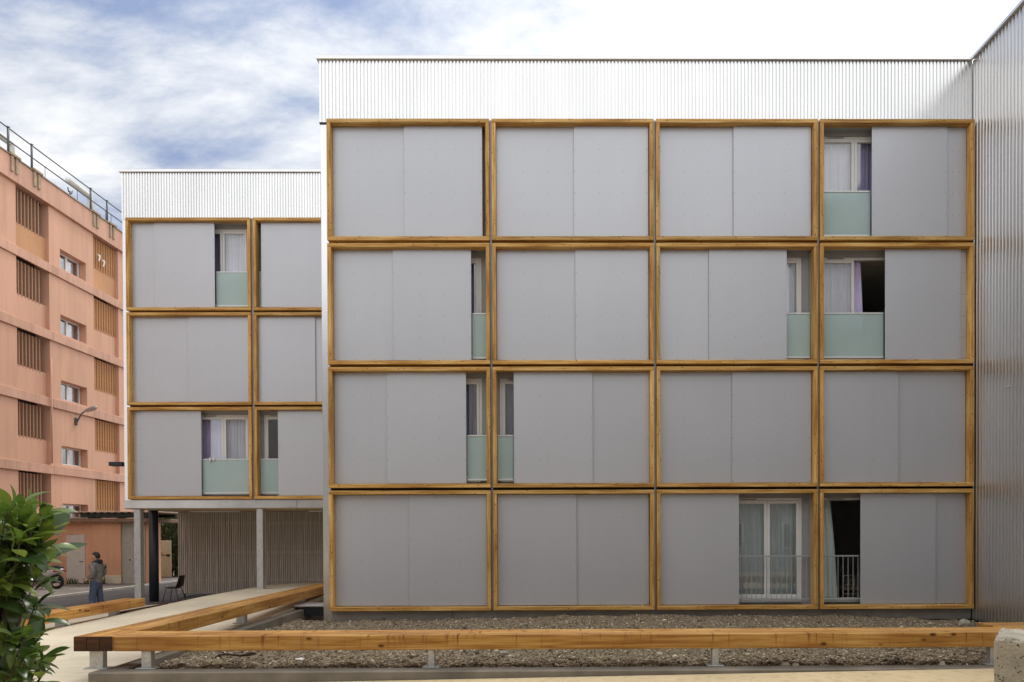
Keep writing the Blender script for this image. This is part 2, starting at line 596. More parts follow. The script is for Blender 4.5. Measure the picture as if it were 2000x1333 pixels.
def gravel_mat(name):
    m = mat(name, (0.22, 0.195, 0.155), rough=0.95, var=0.35, nscale=30, bump=0.7, bscale=55)
    t = m.node_tree
    b = t.nodes['Principled BSDF']
    gm = t.nodes.new('ShaderNodeNewGeometry')
    r = t.nodes.new('ShaderNodeValToRGB')
    e = r.color_ramp.elements
    e[0].position = 0.0
    e[0].color = (0.09, 0.07, 0.05, 1)
    e[1].position = 1.0
    e[1].color = (0.80, 0.74, 0.62, 1)
    for p, c in ((0.45, (0.29, 0.225, 0.145)), (0.8, (0.36, 0.295, 0.20)), (0.93, (0.58, 0.50, 0.37))):
        k = e.new(p)
        k.color = (*c, 1)
    t.links.new(gm.outputs['Random Per Island'], r.inputs[0])
    t.links.new(r.outputs[0], b.inputs['Base Color'])
    return m


gravel_mat('pebbles')
mat('gravel_base', (0.22, 0.175, 0.115), rough=0.95, var=0.4, nscale=14, bump=0.8, bscale=45)


# ------------------------------------------------------------------ mesh helpers
class MB:
    def __init__(s):
        s.v = []
        s.f = []

    def quad(s, a, b, c, d):
        n = len(s.v)
        s.v += [tuple(a), tuple(b), tuple(c), tuple(d)]
        s.f.append((n, n + 1, n + 2, n + 3))
        return s

    def box(s, x0, x1, y0, y1, z0, z1):
        n = len(s.v)
        s.v += [(x0, y0, z0), (x1, y0, z0), (x1, y1, z0), (x0, y1, z0), (x0, y0, z1), (x1, y0, z1), (x1, y1, z1), (x0, y1, z1)]
        s.f += [tuple(n + i for i in q) for q in ((0, 3, 2, 1), (4, 5, 6, 7), (0, 1, 5, 4), (1, 2, 6, 5), (2, 3, 7, 6), (3, 0, 4, 7))]
        return s

    def cbox(s, x0, x1, y0, y1, z0, z1, c=0.006):
        """box with chamfered edges and corners"""
        n = len(s.v)
        lo, hi = (x0, y0, z0), (x1, y1, z1)
        idx = {}
        for sx in (0, 1):
            for sy in (0, 1):
                for sz in (0, 1):
                    base = [(lo, hi)[k][i] for i, k in enumerate((sx, sy, sz))]
                    sg = [1 if k == 0 else -1 for k in (sx, sy, sz)]
                    for ax in range(3):
                        p = [base[i] + (0 if i == ax else sg[i] * c) for i in range(3)]
                        idx[(sx, sy, sz, ax)] = len(s.v)
                        s.v.append(tuple(p))

        def F_(l):
            s.f.append(tuple(l))
        for ax in range(3):
            o = [i for i in range(3) if i != ax]
            for sd_ in (0, 1):
                ring = []
                for a, b in ((0, 0), (1, 0), (1, 1), (0, 1)):
                    k = [0, 0, 0]
                    k[ax] = sd_
                    k[o[0]] = a
                    k[o[1]] = b
                    ring.append(idx[(*k, ax)])
                flip = (sd_ == 0) != (ax == 1)
                F_(ring[::-1] if flip else ring)
        for ax in range(3):
            o = [i for i in range(3) if i != ax]
            for a in (0, 1):
                for b in (0, 1):
                    k0 = [0, 0, 0]
                    k0[o[0]] = a
                    k0[o[1]] = b
                    k1 = list(k0)
                    k1[ax] = 1
                    q = [idx[(*k0, o[0])], idx[(*k0, o[1])], idx[(*k1, o[1])], idx[(*k1, o[0])]]
                    flip = ((a + b) % 2 == 0) != (ax == 1)
                    F_(q[::-1] if flip else q)
        for key in [(a, b, c_) for a in (0, 1) for b in (0, 1) for c_ in (0, 1)]:
            q = [idx[(*key, ax)] for ax in range(3)]
            F_(q[::-1] if sum(key) % 2 == 0 else q)
        return s

    def tube(s, pts, r, seg=8, cap=True):
        pts = [Vector(p) for p in pts]
        rs = r if isinstance(r, (list, tuple)) else [r] * len(pts)
        n = len(s.v)
        up = None
        for i, p in enumerate(pts):
            d = (pts[min(i + 1, len(pts) - 1)] - pts[max(i - 1, 0)]).normalized()
            if up is None:
                up = Vector((0, 0, 1)) if abs(d.z) < 0.9 else Vector((1, 0, 0))
            a = d.cross(up).normalized()
            up = a.cross(d).normalized()
            for k in range(seg):
                t = 2 * math.pi * k / seg
                s.v.append(tuple(p + (a * math.cos(t) + up * math.sin(t)) * rs[i]))
        for i in range(len(pts) - 1):
            for k in range(seg):
                a = n + i * seg + k
                b = n + i * seg + (k + 1) % seg
                s.f.append((a, b, b + seg, a + seg))
        if cap:
            s.f.append(tuple(n + k for k in range(seg))[::-1])
            s.f.append(tuple(n + (len(pts) - 1) * seg + k for k in range(seg)))
        return s

    def prism(s, poly, h0, h1, plane='xz'):
        """polygon extruded along the third axis"""
        n = len(s.v)
        k = len(poly)
        for h in (h0, h1):
            for a, b in poly:
                s.v.append((a, h, b) if plane == 'xz' else ((h, a, b) if plane == 'yz' else (a, b, h)))
        s.f.append(tuple(n + i for i in range(k)))
        s.f.append(tuple(n + k + i for i in range(k))[::-1])
        for i in range(k):
            j = (i + 1) % k
            s.f.append((n + i, n + k + i, n + k + j, n + j))
        return s

    def lathe(s, prof, c=(0, 0, 0), axis='y', seg=20):
        n = len(s.v)
        for r, h in prof:
            for k in range(seg):
                t = 2 * math.pi * k / seg
                a, b = r * math.cos(t), r * math.sin(t)
                p = (a, h, b) if axis == 'y' else ((a, b, h) if axis == 'z' else (h, a, b))
                s.v.append((p[0] + c[0], p[1] + c[1], p[2] + c[2]))
        for i in range(len(prof) - 1):
            for k in range(seg):
                a = n + i * seg + k
                b = n + i * seg + (k + 1) % seg
                s.f.append((a, b, b + seg, a + seg))
        return s

    def mesh(s, name, material, smooth=False):
        me = bpy.data.meshes.new(name)
        me.from_pydata(s.v, [], s.f)
        me.materials.append(MATS[material])
        if smooth:
            for p in me.polygons:
                p.use_smooth = True
        me.update()
        return me

    def build(s, name, material, parent=None, smooth=False):
        return link(name, s.mesh(name, material, smooth), parent)


def link(name, me, parent=None, loc=None, rot=None, scl=None):
    o = bpy.data.objects.new(name, me)
    COL.objects.link(o)
    if parent is not None:
        o.parent = parent
    if loc is not None:
        o.location = loc
    if rot is not None:
        o.rotation_euler = rot
    if scl is not None:
        o.scale = scl
    return o


def empty(name, loc=(0, 0, 0), parent=None):
    o = link(name, None, parent)
    o.location = loc
    o.empty_display_size = 0.2
    return o


def tag(o, label, cat, group=None):
    o['label'] = label
    o['category'] = cat
    if group:
        o['group'] = group
    return o


def structure(o):
    o['kind'] = 'structure'
    return o


def stuff(o):
    o['kind'] = 'stuff'
    return o


BOARDS = {}


def board(name, L, w, h, material, parent, loc, rot=(0, 0, 0), c=0.006):
    """timber running along its own X axis (so that the grain does too)"""
    key = (round(L, 4), round(w, 4), round(h, 4), material)
    if key not in BOARDS:
        BOARDS[key] = MB().cbox(-L / 2, L / 2, -w / 2, w / 2, -h / 2, h / 2, c).mesh(name, material)
    return link(name, BOARDS[key], parent, loc, rot)


def corrugated(length, z0, z1, pitch=0.0775, depth=0.028, prof4=((0, 0), (0.044, 0), (0.0525, 1), (0.069, 1))):
    """profile points (along, out) of a trapezoidal sheet; returns MB with sheet in x-z plane facing -y"""
    mb = MB()
    prof = []
    x = 0.0
    while x < length - 1e-6:
        for dx, o in prof4:
            if x + dx <= length:
                prof.append((x + dx, o * depth))
        x += pitch
    prof.append((length, 0))
    for (px, py) in prof:
        mb.v += [(px, py, z0), (px, py, z1)]
    for i in range(len(prof) - 1):
        mb.f.append((2 * i, 2 * i + 2, 2 * i + 3, 2 * i + 1))
    return mb


# ------------------------------------------------------------------ setting: ground
def grid_sheet(name, x0, x1, y0, y1, nx, ny, zf, material, ymax=None):
    mb = MB()
    for j in range(ny + 1):
        for i in range(nx + 1):
            x = x0 + (x1 - x0) * i / nx
            yy1 = y1 if ymax is None else ymax(x)
            y = y0 + (yy1 - y0) * j / ny
            mb.v.append((x, y, zf(x, y)))
    w = nx + 1
    for j in range(ny):
        for i in range(nx):
            a = j * w + i
            mb.f.append((a, a + 1, a + w + 1, a + w))
    # skirt round the outside so the slab has a thickness
    ring = [i for i in range(nx + 1)] + [j * w + nx for j in range(1, ny + 1)] + [ny * w + i for i in range(nx - 1, -1, -1)] + [j * w for j in range(ny - 1, 0, -1)]
    n = len(mb.v)
    for k in ring:
        x, y, z = mb.v[k]
        mb.v.append((x, y, z - 0.35))
    L_ = len(ring)
    for k in range(L_):
        a, b = ring[k], ring[(k + 1) % L_]
        mb.f.append((a, n + k, n + (k + 1) % L_, b))
    return structure(mb.build(name, material))


def sstep(t):
    t = max(0.0, min(1.0, t))
    return t * t * (3 - 2 * t)


def pave_z(x, y):
    return 0.0 + 0.0146 * x + 0.41 * sstep((x + 11.6) / 2.9) * max(0.0, min(1.0, (y - 10.0) / 9.0))


structure(MB().quad((-600, -600, -0.32), (600, -600, -0.32), (600, 600, -0.32), (-600, 600, -0.32)).build('ground', 'earth'))
grid_sheet('forecourt_paving', -12.4, 14, 1.0, 9.13, 20, 14, lambda x, y: 0.0146 * x, 'paving_sand')
grid_sheet('ramp_paving', -12.4, -5.95, 9.134, 22.8, 30, 40, pave_z, 'paving_pale', ymax=lambda x: min(22.85, 20.25 + max(0.0, x + 12.0) * 0.62))
structure(MB().box(-12.404, 30, -40, 0.996, -0.5, -0.17).build('courtyard', 'asphalt'))
structure(MB().box(-16.3, -12.404, -30, 70, -0.5, -0.19).build('road', 'asphalt'))
structure(MB().box(-12.404, 12, 19.0, 70, -0.6, -0.185).build('rear_yard', 'asphalt'))
structure(MB().box(-40, -16.45, -30, 70, -0.6, -0.14).build('pavement', 'old_asphalt'))
kb = MB()
y = -10.0
while y < 60:
    kb.cbox(-16.45, -16.302, y, y + 0.98, -0.4, -0.115, 0.012)
    y += 1.0
stuff(kb.build('pavement_kerb', 'kerb_stone'))
structure(bpy.data.objects['pavement_kerb'])

# gravel bed: uneven ground with pebbles
GX0, GX1, GY0, GY1 = -5.72, 9.34, 9.38, 15.62


def gravel_z(x, y):
    t = (y - GY0) / (GY1 - GY0)
    hump = math.exp(-((x - 1.8) / 3.6) ** 2) * 0.11 + math.exp(-((x - 6.2) / 1.6) ** 2) * 0.05
    base = 0.03 - 0.075 * t + hump * sstep(t * 1.15)
    base += 0.014 * math.sin(x * 3.1 + y * 1.7) + 0.012 * math.sin(x * 7.3 - y * 4.1) + 0.008 * math.sin(x * 13 + y * 11)
    if x > 8.0 and y > 14.0:
        base -= 0.05
    return base


gmb = MB()
NX, NY = 190, 80
for j in range(NY + 1):
    for i in range(NX + 1):
        x = GX0 + (GX1 - GX0) * i / NX
        y = GY0 + (GY1 - GY0) * j / NY
        gmb.v.append((x, y, gravel_z(x, y) + rng.normal(0, 0.006)))
for j in range(NY):
    for i in range(NX):
        a = j * (NX + 1) + i
        gmb.f.append((a, a + 1, a + NX + 2, a + NX + 1))
structure(gmb.build('gravel_bed', 'gravel_base', smooth=True))

# pebbles: one joined mesh of many little faceted stones
ICO_V = []
ph = (1 + 5 ** 0.5) / 2
for a, b in ((-1, ph), (1, ph), (-1, -ph), (1, -ph)):
    ICO_V.append((a, b, 0))
for a, b in ((-1, ph), (1, ph), (-1, -ph), (1, -ph)):
    ICO_V.append((0, a, b))
for a, b in ((ph, -1), (ph, 1), (-ph, -1), (-ph, 1)):
    ICO_V.append((a, 0, b))
ICO_V = np.array(ICO_V) / math.sqrt(1 + ph * ph)
ICO_F = np.array([(0, 11, 5), (0, 5, 1), (0, 1, 7), (0, 7, 10), (0, 10, 11), (1, 5, 9), (5, 11, 4), (11, 10, 2), (10, 7, 6), (7, 1, 8), (3, 9, 4), (3, 4, 2), (3, 2, 6), (3, 6, 8), (3, 8, 9), (4, 9, 5), (2, 4, 11), (6, 2, 10), (8, 6, 7), (9, 8, 1)])


def mesh_np(name, V, Fc, material, smooth=False):
    me = bpy.data.meshes.new(name)
    k = Fc.shape[1]
    me.vertices.add(len(V))
    me.vertices.foreach_set('co', V.astype(np.float32).ravel())
    me.loops.add(len(Fc) * k)
    me.loops.foreach_set('vertex_index', Fc.astype(np.int32).ravel())
    me.polygons.add(len(Fc))
    me.polygons.foreach_set('loop_start', np.arange(0, len(Fc) * k, k, dtype=np.int32))
    me.polygons.foreach_set('loop_total', np.full(len(Fc), k, dtype=np.int32))
    if smooth:
        me.polygons.foreach_set('use_smooth', np.ones(len(Fc), dtype=bool))
    me.materials.append(MATS[material])
    me.update(calc_edges=True)
    me.validate()
    return me


NP = 62000
px = rng.uniform(GX0 + 0.02, GX1 - 0.02, NP)
py = GY0 + 0.02 + (GY1 - GY0 - 0.06) * rng.uniform(0, 1, NP) ** 1.15
pr = 0.006 + 0.014 * rng.uniform(0, 1, NP) ** 3
big = rng.uniform(0, 1, NP) < 0.02
pr[big] *= 2.3
pr *= 1 + 0.55 * np.clip((11.2 - py) / 1.8, 0, 1)
pz = np.array([gravel_z(a, b) for a, b in zip(px, py)])
V = ICO_V[None] * (pr[:, None, None] * rng.uniform(0.65, 1.35, (NP, 1, 3)))
V *= rng.uniform(0.82, 1.15, (NP, 12, 1))
ang = rng.uniform(0, 6.28, NP)
ca, sa = np.cos(ang)[:, None], np.sin(ang)[:, None]
X_ = V[:, :, 0] * ca - V[:, :, 1] * sa
Y_ = V[:, :, 0] * sa + V[:, :, 1] * ca
V = np.stack([X_ + px[:, None], Y_ + py[:, None], V[:, :, 2] * 0.8 + (pz + pr * 0.35)[:, None]], 2).reshape(-1, 3)
Fc = (ICO_F[None] + (np.arange(NP) * 12)[:, None, None]).reshape(-1, 3)
o = stuff(link('pebbles', mesh_np('pebbles', V, Fc, 'pebbles')))
o['label'] = 'mixed grey and beige pebbles covering the gravel bed'
o['category'] = 'gravel'

# concrete border of the bed (front and left runs)
cb = empty('concrete_border', (-6.08, 9.14, 0))
tag(cb, 'low grey concrete border around the front and left of the gravel bed', 'border')


def blk(name, material, parent, x0, x1, y0, y1, z0, z1, c=0.012):
    ox, oy, oz = parent.location if parent else (0, 0, 0)
    return MB().cbox(x0 - ox, x1 - ox, y0 - oy, y1 - oy, z0 - oz, z1 - oz, c).build(name, material, parent)


blk('front_border', 'concrete', cb, -6.08, 9.3, 9.14, 9.39, -0.35, 0.085)
s = MB()
ox, oy, oz = cb.location
s.prism([(9.392 - oy, -0.35), (19 - oy, -0.35), (19 - oy, 0.17), (9.392 - oy, 0.085)], -6.0 - ox, -5.72 - ox, 'yz')
s.build('side_border', 'concrete', cb)

# ------------------------------------------------------------------ facade builder
D = 15.27          # front of the timber frames of the main building
PITCH = 2.7
FH = 2.64
ZB = 0.1916
BW = 0.085         # board width
BD = 0.20          # frame depth


def screws(parent, x0, x1, z0, z1, y):
    mb = MB()
    nx, nz = 4, 6
    for i in range(nx):
        for j in range(nz):
            x = x0 + 0.03 + (x1 - x0 - 0.06) * i / (nx - 1)
            z = z0 + 0.04 + (z1 - z0 - 0.08) * j / (nz - 1)
            n = len(mb.v)
            for k in range(6):
                t = k * math.pi / 3
                mb.v.append((x + 0.010 * math.cos(t), y - 0.0025, z + 0.010 * math.sin(t)))
            mb.f.append(tuple(n + k for k in range(6)))
    return stuff(mb.build('screw_heads', 'screw', parent))


def timber_frame(bld, xl, xr, zb, D_):
    fr = empty('timber_frame', parent=bld)
    zt = zb + FH
    y = D_ + BD / 2
    board('top_board', xr - xl, BD, BW, 'frame_wood', fr, ((xl + xr) / 2, y, zt - BW / 2))
    board('bottom_board', xr - xl, BD, BW, 'frame_wood', fr, ((xl + xr) / 2, y, zb + BW / 2))
    for x in (xl + BW / 2, xr - BW / 2):
        board('side_board', FH - 2 * BW, BD, BW, 'frame_wood', fr, (x, y, (zb + zt) / 2), (0, rad(90), 0))
    return fr


def curtain_mesh(name, material, parent, x0, x1, z0, z1, y, folds=0.09, amp=0.022, x1_top=None, seed=0):
    r = random.Random(seed)
    n = max(8, int((x1 - x0) / 0.018))
    mb = MB()
    rows = 6
    phs = [r.uniform(0, 6.28) for _ in range(3)]
    for j in range(rows + 1):
        t = j / rows
        z = z0 + (z1 - z0) * t
        xe = x1 if x1_top is None else x1 + (x1_top - x1) * t ** 1.5
        for i in range(n + 1):
            s_ = i / n
            x = x0 + (xe - x0) * s_
            a = (x0 + (x1 - x0) * s_) * 6.283 / folds
            yy = amp * (math.sin(a + phs[0]) + 0.5 * math.sin(a * 0.53 + phs[1]) + 0.3 * math.sin(a * 1.9 + phs[2] + t))
            mb.v.append((x, y + yy, z))
    for j in range(rows):
        for i in range(n):
            a = j * (n + 1) + i
            mb.f.append((a, a + 1, a + n + 2, a + n + 1))
    return mb.build(name, material, parent, smooth=True)


def window_unit(bld, x0, x1, z0, z1, y, mull=None, leaves=(True, True), curtains=None, seed=0):
    """white framed french window; leaves tells which of the two leaves is closed"""
    fw = 0.055
    mb = MB()
    mb.cbox(x0, x1, y, y + 0.07, z1 - fw, z1, 0.004)
    mb.cbox(x0, x1, y, y + 0.07, z0, z0 + 0.05, 0.004)
    mb.cbox(x0, x0 + fw, y, y + 0.07, z0 + 0.0502, z1 - fw - 0.0002, 0.004)
    mb.cbox(x1 - fw, x1, y, y + 0.07, z0 + 0.0502, z1 - fw - 0.0002, 0.004)
    w = mb.build('window', 'pvc_white', bld)
    mx = (x0 + x1) / 2
    cells = ((x0 + fw + 0.003, mx - 0.003), (mx + 0.003, x1 - fw - 0.003))
    for k, (a, b) in enumerate(cells):
        if not leaves[k]:
            continue
        sw = 0.062
        zz0, zz1 = z0 + 0.054, z1 - fw - 0.004
        lf = MB()
        lf.cbox(a, a + sw, y - 0.012, y + 0.05, zz0, zz1, 0.005)
        lf.cbox(b - sw, b, y - 0.012, y + 0.05, zz0, zz1, 0.005)
        lf.cbox(a + sw + 0.0002, b - sw - 0.0002, y - 0.012, y + 0.05, zz0, zz0 + 0.08, 0.005)
        lf.cbox(a + sw + 0.0002, b - sw - 0.0002, y - 0.012, y + 0.05, zz1 - 0.07, zz1, 0.005)
        lf.build('window_leaf', 'pvc_white', w)
        MB().box(a + sw, b - sw, y + 0.015, y + 0.035, zz0 + 0.08, zz1 - 0.07).build('pane', 'pane_glass', w)
    # trickle vent in the head
    MB().cbox(x0 + 0.18, x0 + 0.55, y - 0.011, y + 0.001, z1 - 0.040, z1 - 0.018, 0.003).build('vent_slot', 'screw', w)
    MB().cbox(x0 + 0.02, x1 - 0.02, y - 0.15, y - 0.002, z0 - 0.03, z0 - 0.001, 0.004).build('sill', 'rail_grey', w)
    for q, (cx0, cx1, cm, top) in enumerate(curtains or ()):
        curtain_mesh('curtain', cm, w, cx0, cx1, z0 + 0.05, z1 - 0.04, y + 0.16, x1_top=top, seed=seed * 7 + q)
    return w


def glass_guard(bld, x0, x1, zb, y):
    g = MB().cbox(x0, x1, y, y + 0.045, zb + 1.145, zb + 1.18, 0.005)
    o = g.build('balustrade', 'rail_white', bld)
    MB().cbox(x0, x1, y, y + 0.045, zb + 0.165, zb + 0.205, 0.005).build('bottom_rail', 'rail_white', o)
    MB().box(x0, x1, y + 0.014, y + 0.026, zb + 0.206, zb + 1.144).build('glass_panel', 'frosted_glass', o)
    return o


def bar_guard(bld, x0, x1, zb, y):
    g = MB().cbox(x0, x1, y, y + 0.035, zb + 1.145, zb + 1.18, 0.005)
    o = g.build('balustrade', 'rail_grey', bld)
    MB().cbox(x0, x1, y, y + 0.035, zb + 0.19, zb + 0.215, 0.005).build('bottom_rail', 'rail_grey', o)
    n = int((x1 - x0) / 0.112)
    bar = MB().tube([(0, 0, 0.2152), (0, 0, 1.1448)], 0.0075, 6).mesh('railing_bar', 'rail_grey')
    for i in range(n + 1):
        link('railing_bar', bar, o, (x0 + 0.06 + i * 0.112, y + 0.017, zb))
    return o


def bay(bld, xl, xr, zb, D_, panels, window=None, opening=None):
    """one timber-framed bay: frame, back wall with its window hole, sliding panels"""
    zt = zb + FH
    timber_frame(bld, xl, xr, zb, D_)
    yw = D_ + 0.36                   # face of the wall inside the bay
    if window is None:
        MB().box(xl - 0.026, xr + 0.026, yw, yw + 0.2, zb - 0.0299, zt + 0.0299).build('bay_wall', 'wall_inner', bld)
    else:
        x0, x1 = window['x']
        z0, z1 = zb + 0.13, zt - 0.17
        mb = MB()
        mb.box(xl - 0.026, x0, yw, yw + 0.2, zb - 0.0299, zt + 0.0299)
        mb.box(x1, xr + 0.026, yw, yw + 0.2, zb - 0.0299, zt + 0.0299)
        mb.box(x0 + 0.0002, x1 - 0.0002, yw, yw + 0.2, zb - 0.0299, z0)
        mb.box(x0 + 0.0002, x1 - 0.0002, yw, yw + 0.2, z1, zt + 0.0299)
        mb.build('bay_wall', 'wall_inner', bld)
        window_unit(bld, x0 + 0.004, x1 - 0.004, z0 + 0.032, z1 - 0.002, yw + 0.03, leaves=window.get('leaves', (True, True)), curtains=window.get('curtains'), seed=int(zb * 10 + xl * 3))
    # lining between frame and wall
    lin = MB()
    lin.box(xl + 0.02, xl + BW - 0.012, D_ + BD + 0.001, yw - 0.001, zb + 0.02, zt - 0.02)
    lin.box(xr - BW + 0.012, xr - 0.02, D_ + BD + 0.001, yw - 0.001, zb + 0.02, zt - 0.02)
    lin.box(xl + BW, xr - BW, D_ + BD + 0.001, yw - 0.001, zb + 0.02, zb + BW - 0.012)
    lin.box(xl + BW, xr - BW, D_ + BD + 0.001, yw - 0.001, zt - BW + 0.012, zt - 0.02)
    lin.build('reveal_lining', 'rail_grey', bld)
    z0, z1 = zb + BW + 0.014, zt - BW - 0.006
    for a, b, k in panels:
        y = D_ + (0.125 if k == 'F' else 0.165)
        p = MB().cbox(a, b, y, y + 0.024, z0, z1, 0.003).build('sliding_panel', 'panel_grey', bld)
        screws(p, a, b, z0, z1, y)
    if opening:
        a, b = opening[:2]
        (bar_guard if len(opening) > 2 else glass_guard)(bld, a, b, zb, D_ + 0.21)


# ------------------------------------------------------------------ main building
XL, XR = -4.876, 9.308
COLS = [(-4.876, -1.336), (-1.283, 2.255), (2.309, 5.854), (5.905, 9.306)]
main = empty('apartment_building', (2.2, D, 0))
main.location = (0, 0, 0)
tag(main, 'large grey sliding-panel apartment block with sixteen timber frames in four rows', 'building')


def ux(u, k, D_=D):
    return at_y(u, 700, D_ + (0.125 if k == 'F' else 0.165)).x


def zrow(r):                          # r = 1 top row .. 4 bottom row
    return ZB + PITCH * (4 - r)


def PN(*segs):
    return [(ux(a, k), ux(b, k), k) for a, b, k in segs]


WIN_R = lambda c: (COLS[c][1] - BW - 0.15 - 1.56, COLS[c][1] - BW - 0.13)     # window at the right of its bay
WIN_L = lambda c: (COLS[c][0] + BW + 0.04, COLS[c][0] + BW + 1.62)
o_ = lambda a, b: (ux(a, 'B'), ux(b, 'B'))
J = 0.012


def in_l(c):
    return COLS[c][0] + BW + 0.004


def in_r(c):
    return COLS[c][1] - BW - 0.004


def closed(c, u, lf='B', rf='F'):
    x = ux(u, 'F')
    l = (in_l(c), x + (0.03 if lf == 'B' else 0), lf)
    r = (x - (0.03 if rf == 'B' else 0), in_r(c) - 0.012, rf)
    return [l, r]


def cur(w, *cs):
    return [(w[0] + (w[1] - w[0]) * a, w[0] + (w[1] - w[0]) * b, m_, (None if len(r) == 0 else w[0] + (w[1] - w[0]) * r[0])) for a, b, m_, *r in cs]


p1 = closed(0, 791)
p1[1] = (p1[1][0], ux(943.5, 'F'), 'F')
bay(main, *COLS[0], zrow(1), D, p1)
bay(main, *COLS[1], zrow(1), D, closed(1, 1122))
bay(main, *COLS[2], zrow(1), D, closed(2, 1433))
w = WIN_L(3)
bay(main, *COLS[3], zrow(1), D, [(ux(1703, 'F'), ux(1850, 'F'), 'F'), (ux(1846, 'B'), in_r(3), 'B')],
    dict(x=w, curtains=cur(w, (0.02, 0.52, 'curtain_white'), (0.5, 0.98, 'curtain_lilac'))), (in_l(3), ux(1702, 'B')))

w = WIN_R(0)
bay(main, *COLS[0], zrow(2), D, [(in_l(0), ux(772, 'B'), 'B'), (ux(768, 'F'), ux(921, 'F'), 'F')],
    dict(x=w, curtains=cur(w, (0.05, 0.9, 'curtain_dark'))), (ux(922, 'B'), in_r(0)))
bay(main, *COLS[1], zrow(2), D, closed(1, 1124))
w = WIN_R(2)
bay(main, *COLS[2], zrow(2), D, [(in_l(2), ux(1390, 'B'), 'B'), (ux(1385, 'F'), ux(1537, 'F'), 'F')],
    dict(x=w, curtains=cur(w, (0.02, 0.98, 'curtain_white'))), (ux(1538, 'B'), in_r(2)))
w = WIN_L(3)
bay(main, *COLS[3], zrow(2), D, [(ux(1729, 'F'), ux(1876, 'F'), 'F'), (ux(1872, 'B'), in_r(3), 'B')],
    dict(x=w, leaves=(True, False), curtains=cur(w, (0.02, 0.5, 'curtain_white'), (0.49, 0.69, 'curtain_lilac', 0.64))), (in_l(3), ux(1728, 'B')))

w = WIN_R(0)
bay(main, *COLS[0], zrow(3), D, [(in_l(0), ux(760, 'B'), 'B'), (ux(755, 'F'), ux(910, 'F'), 'F')],
    dict(x=w, curtains=cur(w, (0.05, 0.95, 'curtain_dark'), )), (ux(911, 'B'), in_r(0)))
w = WIN_L(1)
bay(main, *COLS[1], zrow(3), D, [(ux(1003, 'F'), ux(1157, 'F'), 'F'), (ux(1152, 'B'), in_r(1), 'B')],
    dict(x=w, curtains=cur(w, (0.05, 0.95, 'curtain_dark'))), (in_l(1), ux(1002, 'B')))
bay(main, *COLS[2], zrow(3), D, closed(2, 1430))
bay(main, *COLS[3], zrow(3), D, closed(3, 1755, 'F', 'B'))

bay(main, *COLS[0], zrow(4), D, closed(0, 797))
bay(main, *COLS[1], zrow(4), D, closed(1, 1125, 'F', 'B'))
w = WIN_R(2)
bay(main, *COLS[2], zrow(4), D, [(in_l(2), ux(1443, 'F'), 'F'), (in_l(2) + 0.03, ux(1438, 'B'), 'B')],
    dict(x=w, curtains=cur(w, (0.03, 0.5, 'curtain_green'), (0.5, 0.97, 'curtain_green'))), (ux(1444, 'B'), in_r(2), 'bars'))
w = WIN_L(3)
bay(main, *COLS[3], zrow(4), D, [(ux(1681, 'F'), ux(1828, 'F'), 'F'), (ux(1824, 'B'), in_r(3), 'B')],
    dict(x=w, leaves=(False, False), curtains=cur(w, (0.0, 0.29, 'curtain_green', 0.19))), (in_l(3), ux(1680, 'B'), 'bars'))

# metal strips in the joints between the frames, backing behind them
for x0, x1 in ((COLS[0][1], COLS[1][0]), (COLS[1][1], COLS[2][0]), (COLS[2][1], COLS[3][0])):
    MB().box(x0 + 0.006, x1 - 0.006, D + 0.06, D + 0.10, ZB + 0.004, ZB + 4 * PITCH - 0.064).build('joint_strip', 'plinth', main)
for r in (1, 2, 3):
    zt = zrow(r)
    MB().box(XL + 0.03, XR - 0.03, D + 0.16, D + 0.2, zt - 0.058, zt - 0.002).build('joint_backing', 'dark_gap', main)
# corrugated parapet
PZ0, PZ1 = ZB + 4 * PITCH - 0.05, 10.40 + EYE
pw = 9.342 - (-5.075)
o = corrugated(pw, PZ0, PZ1).build('parapet_cladding', 'aluminium', main)
o.location = (-5.075, D + 0.16, 0)
MB().cbox(-5.13, 9.343, D + 0.115, D + 0.75, PZ1 + 0.004, PZ1 + 0.075, 0.006).build('coping', 'aluminium', main)
MB().cbox(-5.10, 9.343, D + 0.135, D + 0.72, PZ1 + 0.077, PZ1 + 0.10, 0.004).build('roof_edge', 'flashing', main)
MB().box(-5.075, -4.885, D + 0.15, D + 0.25, PZ0 - 0.035, PZ0 - 0.004).build('drip_profile', 'dark_steel', main)
# corner strip, plinth, core
MB().cbox(-5.06, -4.882, D + 0.175, D + 0.3, -0.06, PZ0 - 0.036, 0.004).build('corner_strip', 'aluminium', main)
px_ = [-4.878, -2.2, 1.1, 4.35, 6.9, 9.33]
for a, b in zip(px_[:-1], px_[1:]):
    MB().cbox(a + 0.004, b - 0.004, D + 0.15, D + 0.19, -0.055, ZB - 0.012, 0.003).build('plinth_panel', 'plinth', main)
core = MB()
core.box(-5.05, 9.34, D + 0.34, 27, -0.3, ZB - 0.03)                      # base slab
core.box(-5.05, -4.905, D + 0.302, 27, ZB - 0.0298, PZ1 + 0.003)          # left wall
core.box(-4.9045, 9.34, D + 0.302, 27, ZB + 4 * PITCH - 0.03, PZ1 + 0.002)   # roof mass
core.box(-4.9045, 9.34, 20.5, 20.7, ZB - 0.0298, ZB + 4 * PITCH - 0.0302)  # back of the rooms
core.build('wall', 'room', main)
sl_ = MB()
for k in (1, 2, 3):
    sl_.box(-4.9, 9.33, D + 0.57, 20.49, ZB + k * PITCH - 0.16, ZB + k * PITCH - 0.0305)
for k in (0, 1, 2):
    x = (COLS[k][1] + COLS[k + 1][0]) / 2
    for r in (1, 2, 3, 4):
        sl_.box(x - 0.08, x + 0.08, D + 0.57, 20.48, zrow(r) - 0.029, zrow(r) + PITCH - 0.162)
sl_.build('floors', 'room', main)
